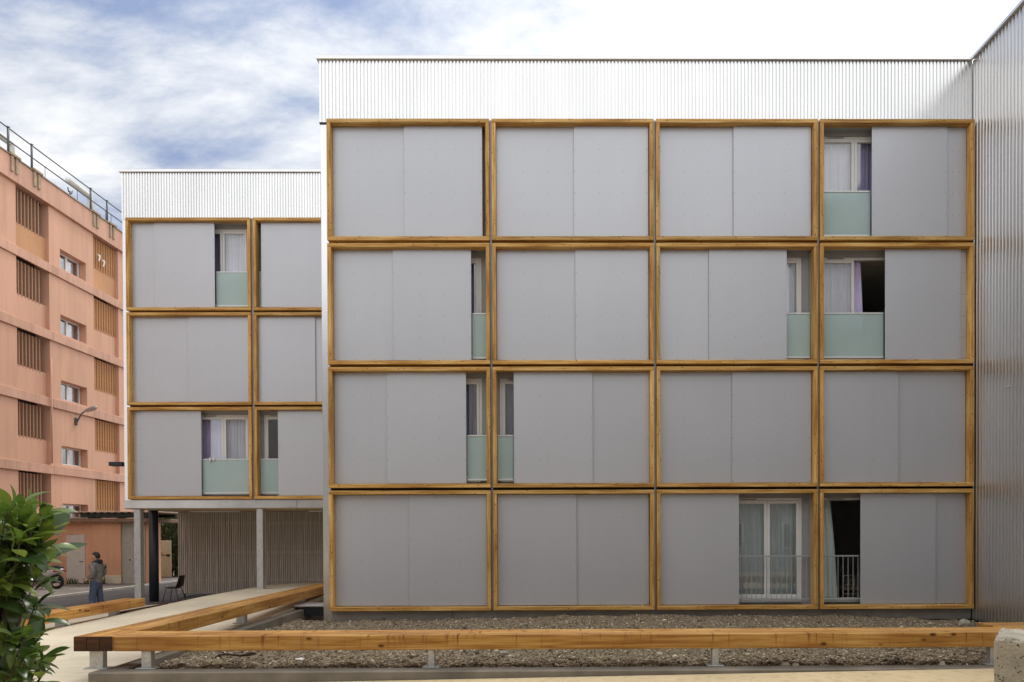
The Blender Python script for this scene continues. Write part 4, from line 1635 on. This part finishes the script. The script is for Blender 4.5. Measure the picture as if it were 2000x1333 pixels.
# steel canopy on the annex roof
cn = empty('steel_canopy', (ax(210), YX, roofz + 0.16))
tag(cn, 'flat dark green steel canopy frame above the annex roof', 'canopy')
ca_, cb_ = ax(165) - cn.location.x, ax(322) - cn.location.x
zc0 = at_y(210, 1003, YX).z - cn.location.z
MB().cbox(ca_, cb_ - 0.2, -0.25, -0.15, zc0 - 0.16, zc0 - 0.02, 0.01).build('front_beam', 'steel_green', cn)
MB().cbox(ca_ - 0.5, cb_ - 0.2, 1.2, 1.3, zc0 - 0.16, zc0 - 0.02, 0.01).build('rear_beam', 'steel_green', cn)
n = 14
sl2 = MB().cbox(-0.04, 0.04, -0.45, 1.6, 0.0, 0.05, 0.006).mesh('slat', 'roof_brown')
for k in range(n):
    link('slat', sl2, cn, (ca_ - 0.25 + (cb_ - ca_ + 0.3) * k / (n - 1), 0, zc0 - 0.018))
MB().cbox(ca_ - 0.2, cb_, -0.4, 1.5, zc0 + 0.034, zc0 + 0.06, 0.006).build('roof_sheet', 'slat_wood', cn)
for u in (197, 246):
    x = ax(u) - cn.location.x
    MB().cbox(x - 0.05, x + 0.05, -0.25, -0.15, 0.001, zc0 - 0.162, 0.006).build('post', 'steel_green', cn)
    MB().cbox(x - 0.12, x + 0.12, -0.30, -0.10, 0.0012, 0.02, 0.004).build('base_plate', 'steel_green', cn)

# weeds against the annex
wd = MB()
for (u0, u1, nn) in ((133, 150, 26), (168, 180, 26), (198, 206, 22)):
    for k in range(nn):
        u = g.uniform(u0, u1)
        p = at_y(u, 1143, YX - 0.24)
        h = g.uniform(0.08, 0.30) * (1.6 if u0 == 198 else 1)
        lean = g.uniform(-0.12, 0.12)
        q = Vector((p.x, YX - 0.24 - g.uniform(0, 0.12), g0))
        n = len(wd.v)
        wd.v += [tuple(q + Vector((-0.015, 0, 0))), tuple(q + Vector((0.015, 0, 0))), tuple(q + Vector((lean * 0.5 + 0.02, -0.02, h * 0.6))), tuple(q + Vector((lean, -0.03, h)))]
        wd.f.append((n, n + 1, n + 2, n + 3))
o = stuff(wd.build('weeds', 'weed'))
o['label'] = 'thin weeds along the foot of the annex wall'
o['category'] = 'weeds'

# cream gate and oleander hedge behind
YG = 33.0
gx0, gx1 = at_y(304, 1090, YG).x, at_y(334, 1090, YG).x
gz1 = at_y(320, 1056, YG).z
gt = tag(MB().cbox(gx0, gx1, YG, YG + 0.06, -0.13, gz1, 0.008).build('garden_gate', 'cream'), 'plain cream metal gate beside the oleander hedge', 'gate')
a = at_y(312, 1084, YG)
MB().cbox(gx0, gx1 - 0.05, YG - 0.02, YG - 0.001, a.z - 0.03, a.z + 0.02, 0.005).build('crossbar', 'bracket', gt)
a = at_y(330, 1085, YG)
MB().cbox(a.x - 0.1, a.x + 0.06, YG - 0.05, YG - 0.021, a.z - 0.05, a.z + 0.05, 0.01).build('latch', 'dark_steel', gt)
a = at_y(313, 1081, YG)
MB().lathe([(0.05, 0), (0.09, 0), (0.09, -0.01), (0.05, -0.01)], (a.x, YG - 0.002, a.z), 'y', 14).build('emblem', 'bracket', gt)
far = empty('cream_house', (-22, 46, 0))
tag(far, 'cream house wall seen far behind the oleander hedge', 'building')
a = at_y(344, 1000, 46)
MB().box(-10, a.x - 0.7 + 22, 0, 6, -0.1, 4.2).build('wall', 'cream', far)
MB().box(a.x - 0.699 + 22, 8, 0.2, 6, -0.1, 3.6).build('white_wall', 'far_white', far)
MB().box(-10.2, a.x - 0.5 + 22, -0.2, 6.2, 4.202, 4.4).build('roof', 'roof_brown', far)


def leaf_blades(n, fn, L0, L1, wd_, seed, up=0.4):
    """n lens-shaped leaf blades, two quads folded along the midrib"""
    g = np.random.default_rng(seed)
    P = fn(g, n)
    d = g.normal(0, 1, (n, 3))
    d[:, 2] += up
    d /= np.linalg.norm(d, axis=1)[:, None]
    r = g.normal(0, 1, (n, 3))
    s_ = np.cross(d, r)
    s_ /= np.linalg.norm(s_, axis=1)[:, None]
    nn = np.cross(d, s_)
    L = g.uniform(L0, L1, n)[:, None]
    w_ = L * wd_
    V = np.stack([P, P + d * L * 0.5 + s_ * w_ + nn * L * 0.06, P + d * L + nn * -L * 0.08, P + d * L * 0.5 - s_ * w_ + nn * L * 0.06], 1).reshape(-1, 3)
    Fq = (np.arange(n) * 4)[:, None] + np.array([[0, 1, 2, 3]])
    return V, Fq


hx0, hx1 = at_y(300, 1060, 33.6).x, at_y(352, 1060, 33.6).x
ol = empty('oleander_shrub', ((hx0 + hx1) / 2, 34, -0.14))
tag(ol, 'tall dark oleander shrub behind the cream gate', 'shrub')


def ofn(g, n):
    x = g.uniform(hx0 - 0.4, hx1 + 0.9, n)
    z = g.uniform(0.0, 2.95, n) + 0.25 * np.sin(x * 5) * (g.uniform(0, 1, n) > 0.5)
    y = 33.25 + g.uniform(0, 1, n) ** 1.6 * 1.3
    return np.stack([x, y, z], 1) - np.array(ol.location)


V, Fq = leaf_blades(11000, ofn, 0.14, 0.26, 0.10, 3, 0.9)
stuff(link('foliage', mesh_np('foliage', V, Fq, 'oleander_leaf'), ol))
st = MB()
g = random.Random(9)
for k in range(10):
    x = g.uniform(hx0, hx1) - ol.location.x
    st.tube([(x, -0.2, 0), (x + g.uniform(-0.15, 0.15), -0.15, 1.2), (x + g.uniform(-0.3, 0.3), -0.1, 2.5)], [0.03, 0.025, 0.01], 6)
stuff(st.build('stems', 'bark', ol))

# ------------------------------------------------------------------ black shell chair under the raised block
p = at_z(336, 1168, -0.18)
ch = empty('shell_chair', (p.x, 21.6, -0.18))
ch.location.x = at_y(341, 1150, 21.6).x
tag(ch, 'black plastic shell chair facing left under the raised block', 'chair')
# seat and back: one curved shell (facing -x)
sh = MB()
prof = [(-0.23, 0.44), (-0.15, 0.43), (-0.02, 0.42), (0.10, 0.425), (0.17, 0.46), (0.205, 0.55), (0.225, 0.66), (0.25, 0.76), (0.265, 0.80)]
nw = 8
for th in (0.0, 0.014):
    for i, (x, z) in enumerate(prof):
        t = i / (len(prof) - 1)
        hw = 0.21 if t < 0.55 else 0.21 - 0.05 * (t - 0.55) / 0.45
        for k in range(nw + 1):
            s_ = k / nw * 2 - 1
            dish = 0.03 * s_ * s_
            if t < 0.45:
                sh.v.append((x, s_ * hw, z + dish - th))
            else:
                sh.v.append((x - dish + th, s_ * hw, z))
m_ = len(prof) * (nw + 1)
for layer in (0, 1):
    for i in range(len(prof) - 1):
        for k in range(nw):
            a = layer * m_ + i * (nw + 1) + k
            q = (a, a + 1, a + nw + 2, a + nw + 1)
            sh.f.append(q if layer == 0 else q[::-1])
edge = [k for k in range(nw + 1)] + [i * (nw + 1) + nw for i in range(1, len(prof))] + [(len(prof) - 1) * (nw + 1) + k for k in range(nw - 1, -1, -1)] + [i * (nw + 1) for i in range(len(prof) - 2, 0, -1)]
for k in range(len(edge)):
    a, b = edge[k], edge[(k + 1) % len(edge)]
    sh.f.append((b, a, a + m_, b + m_))
sh.build('seat_shell', 'black_plastic', ch, True)
for sx, sy, fx in ((-0.17, -0.17, -0.25), (-0.17, 0.17, -0.25), (0.12, -0.17, 0.24), (0.12, 0.17, 0.24)):
    MB().tube([(fx, sy * 1.25, 0.001), (sx, sy, 0.415)], 0.011, 8).build('leg', 'dark_steel', ch, True)
MB().tube([(-0.17, -0.17, 0.405), (0.12, -0.17, 0.405), (0.12, 0.17, 0.405), (-0.17, 0.17, 0.405), (-0.17, -0.17, 0.405)], 0.009, 6).build('seat_frame', 'dark_steel', ch, True)

# ------------------------------------------------------------------ motor scooter by the annex
sc_ = empty('motor_scooter', (at_y(111, 1150, 26.2).x, 26.2, -0.14))
tag(sc_, 'silver and red motor scooter with rounded tail, half hidden by the laurel', 'scooter')
R_ = 0.27


def wheel(cx):
    w_ = MB().lathe([(R_ - 0.09, -0.05), (R_ - 0.02, -0.055), (R_, -0.02), (R_, 0.02), (R_ - 0.02, 0.055), (R_ - 0.09, 0.05)], (cx, 0, R_), 'y', 28).build('tyre', 'tyre', sc_, True)
    MB().lathe([(0.03, -0.035), (R_ - 0.11, -0.02), (R_ - 0.088, -0.045), (R_ - 0.088, 0.045), (R_ - 0.11, 0.02), (0.03, 0.035)], (cx, 0, R_), 'y', 28).build('rim', 'chrome', w_, True)
    for k in range(5):
        t = k * 2 * math.pi / 5
        MB().tube([(cx + 0.03 * math.cos(t), -0.03, R_ + 0.03 * math.sin(t)), (cx + (R_ - 0.1) * math.cos(t), -0.03, R_ + (R_ - 0.1) * math.sin(t))], 0.014, 6).build('spoke', 'chrome', w_, True)


wheel(0.0)
wheel(-1.25)


def loft(secs, name, material, parent, seg=14):
    """closed body from superellipse sections (x, yc, zc, halfwidth, halfheight)"""
    mb = MB()
    for (x, zc, hw, hh) in secs:
        for k in range(seg):
            t = 2 * math.pi * k / seg
            c_, s_ = math.cos(t), math.sin(t)
            mb.v.append((x, math.copysign(abs(c_) ** 0.75, c_) * hw, zc + math.copysign(abs(s_) ** 0.75, s_) * hh))
    for i in range(len(secs) - 1):
        for k in range(seg):
            a, b = i * seg + k, i * seg + (k + 1) % seg
            mb.f.append((a, b, b + seg, a + seg))
    mb.f.append(tuple(range(seg)))
    mb.f.append(tuple((len(secs) - 1) * seg + k for k in range(seg))[::-1])
    return mb.build(name, material, parent, True)


loft([(-0.75, 0.42, 0.10, 0.12), (-0.45, 0.52, 0.15, 0.16), (-0.15, 0.62, 0.17, 0.15), (0.10, 0.68, 0.15, 0.12), (0.26, 0.70, 0.09, 0.07), (0.32, 0.70, 0.03, 0.03)], 'body', 'silver_paint', sc_)
loft([(-0.02, 0.66, 0.172, 0.06), (0.12, 0.67, 0.158, 0.065), (0.28, 0.68, 0.10, 0.05), (0.345, 0.69, 0.03, 0.025)], 'tail_panel', 'red_paint', sc_)
loft([(-0.72, 0.66, 0.09, 0.04), (-0.5, 0.72, 0.13, 0.07), (-0.15, 0.80, 0.14, 0.07), (0.05, 0.82, 0.13, 0.06), (0.2, 0.79, 0.08, 0.05), (0.29, 0.75, 0.03, 0.02)], 'seat', 'black_plastic', sc_)
loft([(-0.18, 0.76, 0.165, 0.05), (0.0, 0.77, 0.164, 0.055), (0.16, 0.75, 0.128, 0.04), (0.24, 0.735, 0.08, 0.02)], 'tail_light', 'black_plastic', sc_)
loft([(-1.32, 0.62, 0.10, 0.10), (-1.18, 0.66, 0.17, 0.24), (-1.02, 0.62, 0.16, 0.30), (-0.94, 0.58, 0.13, 0.26)], 'front_fairing', 'silver_paint', sc_)
MB().cbox(-1.0, -0.6, -0.14, 0.14, 0.27, 0.33, 0.02).build('foot_board', 'black_plastic', sc_)
MB().tube([(-0.42, -0.14, 0.30), (-0.18, -0.16, 0.32), (-0.1, -0.17, 0.33), (0.08, -0.175, 0.37), (0.12, -0.175, 0.38)], [0.03, 0.04, 0.062, 0.062, 0.04], 12).build('exhaust', 'chrome', sc_, True)
MB().tube([(-0.55, -0.1, 0.28), (-0.02, -0.09, 0.27), (0.0, -0.09, 0.27)], 0.05, 10).build('engine_arm', 'dark_steel', sc_, True)
MB().tube([(-1.25, 0.0, R_), (-1.02, 0, 0.78), (-0.96, 0, 0.92)], 0.03, 8).build('fork', 'dark_steel', sc_, True)
MB().tube([(-0.86, -0.30, 0.96), (-0.96, -0.14, 0.95), (-0.96, 0.14, 0.95), (-0.86, 0.30, 0.96)], 0.016, 8).build('handlebar', 'dark_steel', sc_, True)
MB().tube([(-0.35, -0.12, 0.25), (-0.40, -0.26, 0.01)], 0.014, 6).build('kick_stand', 'dark_steel', sc_, True)


# ------------------------------------------------------------------ person standing by the road, seen in profile
def skin_mesh(name, verts, edges, radii, material, root=0, sub=2):
    me = bpy.data.meshes.new(name)
    me.from_pydata(verts, edges, [])
    tmp = bpy.data.objects.new(name + '_skel', me)
    COL.objects.link(tmp)
    md = tmp.modifiers.new('skin', 'SKIN')
    md.use_smooth_shade = True
    for i, sv in enumerate(me.skin_vertices[0].data):
        r = radii[i]
        sv.radius = r if isinstance(r, tuple) else (r, r)
        sv.use_root = (i == root)
    tmp.modifiers.new('sub', 'SUBSURF').levels = sub
    dg = bpy.context.evaluated_depsgraph_get()
    res = bpy.data.meshes.new_from_object(tmp.evaluated_get(dg))
    bpy.data.objects.remove(tmp)
    res.name = name
    res.materials.clear()
    res.materials.append(MATS[material])
    for pl in res.polygons:
        pl.use_smooth = True
    return res


PX, PY = -12.05, 18.5
per = empty('person', (PX, PY, pave_z(PX, PY)))
tag(per, 'person in grey hooded jacket and blue jeans standing in profile by the road', 'person')
# body: pelvis, spine, neck, head axis, legs, arms with hands at the front pockets (facing -x)
bv = [(0, 0, 0.84), (0.0, 0, 1.0), (0.01, 0, 1.18), (0.015, 0, 1.30), (0.0, 0, 1.37), (-0.01, 0, 1.43)]
be = [(0, 1), (1, 2), (2, 3), (3, 4), (4, 5)]
br = [(0.12, 0.10), (0.11, 0.09), (0.13, 0.10), (0.10, 0.08), 0.048, 0.05]


def addc(pts, rs, parent_):
    pr_ = parent_
    for p_, r in zip(pts, rs):
        bv.append(p_)
        br.append(r)
        be.append((pr_, len(bv) - 1))
        pr_ = len(bv) - 1
    return pr_


for s_ in (-1, 1):
    fx = 0.04 * s_
    addc([(0, 0.085 * s_, 0.80), (-0.015 + fx, 0.095 * s_, 0.44), (0.015 + fx, 0.10 * s_, 0.09), (-0.05 + fx, 0.105 * s_, 0.045), (-0.14 + fx, 0.11 * s_, 0.03)], [0.085, 0.055, 0.04, 0.04, 0.03], 0)
    hnd = addc([(0.02, 0.17 * s_, 1.27), (0.06, 0.225 * s_, 1.03), (-0.09, 0.19 * s_, 0.90), (-0.155, 0.165 * s_, 0.875)], [0.055, 0.042, 0.032, 0.034], 3)
    hp = Vector(bv[hnd])
    for q in range(4):
        a = hp + Vector((-0.045, -0.012 * s_ * 0 + (q - 1.5) * 0.018, -0.005 * q))
        addc([tuple(a), tuple(a + Vector((-0.02, -0.006 * s_, -0.028 - 0.004 * (q in (1, 2)))))], [0.009, 0.008], hnd)
    a = hp + Vector((-0.01, -0.03 * s_, 0.022))
    addc([tuple(a), tuple(a + Vector((-0.03, -0.012 * s_, -0.005)))], [0.010, 0.008], hnd)
bm_ = skin_mesh('body', bv, be, br, 'skin')
# head: shaped ellipsoid with brow, nose, lips, chin, ears; merged into the body mesh
HV, HF = [], []
nu, nv_ = 20, 16
hc = Vector((-0.012, 0, 1.485))
for j in range(nv_ + 1):
    ph_ = math.pi * j / nv_
    for i in range(nu):
        th_ = 2 * math.pi * i / nu
        x, y, z = math.sin(ph_) * math.cos(th_), math.sin(ph_) * math.sin(th_), math.cos(ph_)
        X, Y, Z = x * 0.096, y * 0.075, z * 0.115
        if z < 0:
            X *= 1 - 0.25 * (-z) ** 1.5 * (1 if x > 0 else 0.35)
            Y *= 1 - 0.25 * (-z)
        front = max(0.0, -x)
        X -= front ** 6 * (0.020 * math.exp(-((z + 0.12) / 0.14) ** 2) * math.exp(-(y / 0.22) ** 2)
                           + 0.008 * math.exp(-((z + 0.45) / 0.08) ** 2) + 0.010 * math.exp(-((z + 0.72) / 0.12) ** 2)
                           + 0.006 * math.exp(-((z - 0.16) / 0.08) ** 2) - 0.008 * math.exp(-((z - 0.02) / 0.08) ** 2) * math.exp(-((abs(y) - 0.4) / 0.2) ** 2))
        Y += math.copysign(0.016, y) * math.exp(-((x - 0.08) / 0.16) ** 2) * math.exp(-((z + 0.02) / 0.20) ** 2) * (abs(y) > 0.75)
        HV.append(tuple(hc + Vector((X, Y, Z))))
for j in range(nv_):
    for i in range(nu):
        a, b = j * nu + i, j * nu + (i + 1) % nu
        HF.append((a, b, b + nu, a + nu))
import bmesh
bmm = bmesh.new()
bmm.from_mesh(bm_)
vs_ = [bmm.verts.new(v) for v in HV]
for f_ in HF:
    q = []
    for i in f_:
        if vs_[i] not in q:
            q.append(vs_[i])
    try:
        fa = bmm.faces.new(q)
        fa.smooth = True
    except ValueError:
        pass
bmm.to_mesh(bm_)
bmm.free()
link('body', bm_, per)
# hair: cap over top and back of the head
hv = MB()
for j in range(11):
    ph_ = math.pi * j / 16
    for i in range(nu):
        th_ = 2 * math.pi * i / nu
        x, y, z = math.sin(ph_) * math.cos(th_), math.sin(ph_) * math.sin(th_), math.cos(ph_)
        lim = 0.42 if x < -0.35 else (0.22 if x < 0.15 else (-0.15 if x < 0.4 else -0.62))
        zz = max(z, lim)
        k = 1.10 if z >= lim else 0.93
        hv.v.append(tuple(hc + Vector((x * 0.096 * k + 0.004, y * 0.077 * k, zz * 0.115 * 1.08 + 0.004 + 0.004 * math.sin(i * 5.1 + j * 3.7)))))
for j in range(10):
    for i in range(nu):
        a, b = j * nu + i, j * nu + (i + 1) % nu
        hv.f.append((a, b, b + nu, a + nu))
hv.build('hair', 'hair', per, True)
# clothes
jv = [(0, 0, 0.74), (0.0, 0, 0.95), (0.015, 0, 1.17), (0.015, 0, 1.30), (0.01, 0, 1.345)]
je = [(0, 1), (1, 2), (2, 3), (3, 4)]
jr = [(0.165, 0.155), (0.155, 0.15), (0.165, 0.15), (0.13, 0.12), (0.075, 0.075)]
for s_ in (-1, 1):
    k = len(jv)
    jv += [(0.02, 0.17 * s_, 1.265), (0.065, 0.235 * s_, 1.03), (-0.085, 0.195 * s_, 0.905)]
    jr += [0.085, 0.075, 0.06]
    je += [(3, k), (k, k + 1), (k + 1, k + 2)]
link('jacket', skin_mesh('jacket', jv, je, jr, 'jacket'), per)
hd = MB()
for k in range(14):
    t = -2.2 + 4.4 * k / 13
    c_ = Vector((0.015 + 0.085 * math.cos(t), 0.095 * math.sin(t), 1.335 + 0.015 * math.cos(t)))
    rr = 0.03 + 0.022 * max(0, math.cos(t * 0.6))
    for q in range(8):
        a = 2 * math.pi * q / 8
        hd.v.append(tuple(c_ + Vector((math.cos(t) * math.cos(a) * rr, math.sin(t) * math.cos(a) * rr, math.sin(a) * rr * 1.2))))
for k in range(13):
    for q in range(8):
        a, b = k * 8 + q, k * 8 + (q + 1) % 8
        hd.f.append((a, b, b + 8, a + 8))
hd.build('hood', 'hood', per, True)
tv = [(0, 0, 0.95), (0, 0, 0.80)]
te = [(0, 1)]
tr_ = [(0.135, 0.125), (0.12, 0.12)]
for s_ in (-1, 1):
    k = len(tv)
    fx = 0.04 * s_
    tv += [(-0.002, 0.085 * s_, 0.70), (-0.015 + fx, 0.095 * s_, 0.44), (0.012 + fx, 0.10 * s_, 0.09)]
    tr_ += [0.10, 0.085, 0.085]
    te += [(1, k), (k, k + 1), (k + 1, k + 2)]
link('jeans', skin_mesh('jeans', tv, te, tr_, 'jeans'), per)
for s_ in (-1, 1):
    fx = 0.04 * s_
    loft([(-0.20 + fx, 0.035, 0.03, 0.03), (-0.13 + fx, 0.045, 0.048, 0.044), (-0.02 + fx, 0.055, 0.045, 0.054), (0.06 + fx, 0.05, 0.04, 0.05), (0.075 + fx, 0.045, 0.02, 0.03)], 'shoe', 'black_plastic', per).location = (0, 0.105 * s_, 0)


# ------------------------------------------------------------------ laurel bush in the left foreground
def leaf_mesh(name, material, L=1.0, W=0.19, curl=0.16, fold=0.05, seg=7):
    """blade along +x, up +z"""
    mb = MB()
    for i in range(seg + 1):
        t = i / seg
        w_ = W * math.sin(math.pi * min(1, t ** 1.2)) ** 0.75 if 0 < t < 1 else 0.004
        x = t * L
        z = curl * (math.sin(t * 2.2) * 0.5 - t * t * 0.75)
        mb.v += [(x, -w_, z + fold * (w_ / W)), (x, 0, z), (x, w_, z + fold * (w_ / W))]
    for i in range(seg):
        a = i * 3
        mb.f += [(a, a + 3, a + 4, a + 1), (a + 1, a + 4, a + 5, a + 2)]
    return mb.mesh(name, material, True)


def bush(name, label, cat, centre, tips, leaf_L, view_u, n_obj, mats, per=7, base_z=-0.05, seed=11, young=None):
    g = random.Random(seed)
    root = empty(name, centre)
    tag(root, label, cat)
    c0 = Vector(centre)
    st_ = MB()
    leaves = []
    for tip in tips:
        tip = Vector(tip)
        b0 = Vector((c0.x + g.uniform(-0.12, 0.12), c0.y + g.uniform(-0.12, 0.12), base_z))
        mid = b0.lerp(tip, 0.55) + Vector((g.uniform(-0.08, 0.08), g.uniform(-0.08, 0.08), 0.12))
        st_.tube([b0 - c0, mid - c0, tip - c0], [0.014, 0.008, 0.003], 5)
        ax_ = ((tip - mid).normalized() + Vector((g.uniform(-0.2, 0.9), g.uniform(-0.9, 0.2), g.uniform(-0.3, 0.2)))).normalized()
        for k in range(per):
            t = k / (per - 1)
            pos = tip - ax_ * (0.20 * (1 - t) ** 1.2)
            az = k * 2.4 + g.uniform(-0.4, 0.4)
            s1 = ax_.orthogonal().normalized()
            s2 = ax_.cross(s1)
            radial = s1 * math.cos(az) + s2 * math.sin(az)
            open_ = 0.35 + 1.05 * (1 - t) + g.uniform(-0.15, 0.25)
            d = (ax_ * math.cos(open_) + radial * math.sin(open_) + Vector((0, 0, -0.30 * (1 - t)))).normalized()
            L = leaf_L * g.uniform(0.5, 1.18) * (0.8 + 0.3 * (1 - t))
            upn = (Vector((0, 0, 1)) * 0.9 + ax_ * 0.5 + Vector((g.uniform(-0.4, 0.4), g.uniform(-0.4, 0.4), 0)))
            yv = upn.cross(d)
            if yv.length < 1e-3:
                yv = d.orthogonal()
            yv.normalize()
            zv = d.cross(yv)
            yng = young(tip, t) if young else False
            leaves.append((pos, d, yv, zv, L, yng))
    stuff(st_.build('branches', 'bark', root, True))
    protos = [[leaf_mesh('leaf', m_, 1, w_, cu, fo) for (w_, cu, fo) in ((0.19, 0.22, 0.05), (0.21, 0.05, 0.07), (0.17, 0.34, 0.04), (0.20, -0.06, 0.05))] for m_ in mats]

    def pix(p_):
        dd = p_ - Vector((0, 0, EYE))
        dpt = dd.dot(fwd)
        return (CX + F * dd.dot(rgt) / dpt, CY - F * dd.dot(upv) / dpt, dpt)
    inview, rest = [], []
    for lf in leaves:
        u, v, dpt = pix(lf[0] + lf[1] * lf[4] * 0.5)
        (inview if view_u[0] - 30 < u < view_u[1] + 30 and 900 < v < 1390 else rest).append((dpt, lf))
    inview.sort(key=lambda a: a[0])
    rest += inview[n_obj:]
    for _, (pos, d, yv, zv, L, yng) in inview[:n_obj]:
        me = g.choice(protos[1 if yng else 0])
        o = link('leaf', me, root)
        M = Matrix((d * L, yv * L, zv * L)).transposed().to_4x4()
        M.translation = pos - c0
        o.matrix_local = M
    rm = MB()
    for _, (pos, d, yv, zv, L, yng) in rest:
        me = g.choice(protos[0])
        n = len(rm.v)
        for v_ in me.vertices:
            q = pos - c0 + (d * v_.co.x + yv * v_.co.y + zv * v_.co.z) * L
            rm.v.append(tuple(q))
        rm.f += [tuple(n + i for i in pl.vertices) for pl in me.polygons]
    if rm.v:
        stuff(rm.build('foliage', mats[0], root, True))
    return root


g = random.Random(21)
tips = []
while len(tips) < 125:
    v = g.uniform(1012, 1350)
    # right outline of the bush in the photograph, as an angle from the camera
    lim = 78 if v < 1075 else (34 if v < 1170 else (30 if v < 1240 else 58))
    u = lim - abs(g.gauss(0, 1)) * 62 + g.uniform(-25, 4)
    Y = g.uniform(3.75, 4.9)
    if v > 1180 and g.random() < 0.35:
        continue
    p = at_y(u, v, Y)
    tips.append(p)
for (u, v, Y) in ((45, 990, 4.0), (88, 1008, 4.1), (98, 1030, 4.2), (15, 1000, 3.9), (84, 1060, 4.1), (84, 1285, 4.0), (78, 1325, 3.9), (72, 1240, 4.2), (60, 1012, 4.3), (30, 1005, 4.5), (70, 1130, 4.0), (66, 1190, 4.1)):
    tips.append(at_y(u, v, Y))
bush('laurel_bush', 'glossy green laurel bush at the left edge of the foreground', 'bush', (-3.75, 4.3, -0.05), tips, 0.205, (0, 140), 290, ('laurel_leaf', 'laurel_young'), per=8,
     young=lambda tip, t: (tip.z > 1.86 and t > 0.35) or (t > 0.93))
g = random.Random(5)
tips = [at_y(2016 + g.uniform(0, 120), g.uniform(1195, 1330), g.uniform(6.2, 6.6)) for k in range(16)] + [at_y(2014, 1196, 6.4), at_y(2003, 1340, 6.3), at_y(1992, 1345, 6.3)]
bush('laurel_shrub', 'few green leaves of a small shrub at the right picture edge beside the block', 'bush', (5.1, 6.45, 0.05), tips, 0.10, (1960, 2010), 60, ('laurel_leaf', 'laurel_young'), per=6, seed=4,
     young=lambda tip, t: t > 0.6)

# low brown edging on the paving behind the free-standing bench
a = at_z(222, 1203, -0.13)
b = at_z(326, 1184, -0.13)
L = (b - a).length
ed = link('edging_board', MB().cbox(-L / 2, L / 2, -0.05, 0.05, -0.1, 0.075, 0.006).mesh('edging_board', 'end_grain'), None, ((a.x + b.x) / 2, (a.y + b.y) / 2, -0.13), (0, 0, math.atan2(b.y - a.y, b.x - a.x)))
tag(ed, 'low dark brown edging board on the paving beyond the left bench', 'board')

# scraps of dry leaf, bark and litter on the gravel
db_ = MB()
g = random.Random(31)
for k in range(130):
    x, y = g.uniform(-5.5, 9.1), GY0 + 0.05 + (GY1 - GY0 - 0.2) * g.random() ** 1.3
    z = gravel_z(x, y) + 0.022
    L, a = g.uniform(0.02, 0.07), g.uniform(0, 6.28)
    dx, dy = math.cos(a) * L, math.sin(a) * L
    w_ = g.uniform(0.2, 0.5)
    n = len(db_.v)
    db_.v += [(x - dx, y - dy, z), (x + dy * w_, y - dx * w_, z + 0.006), (x + dx, y + dy, z + g.uniform(0, 0.02)), (x - dy * w_, y + dx * w_, z + 0.004)]
    db_.f.append((n, n + 1, n + 2, n + 3))
o = stuff(db_.build('leaf_litter', 'litter'))
o['label'] = 'dry leaves and bark scraps scattered over the gravel bed'
o['category'] = 'litter'
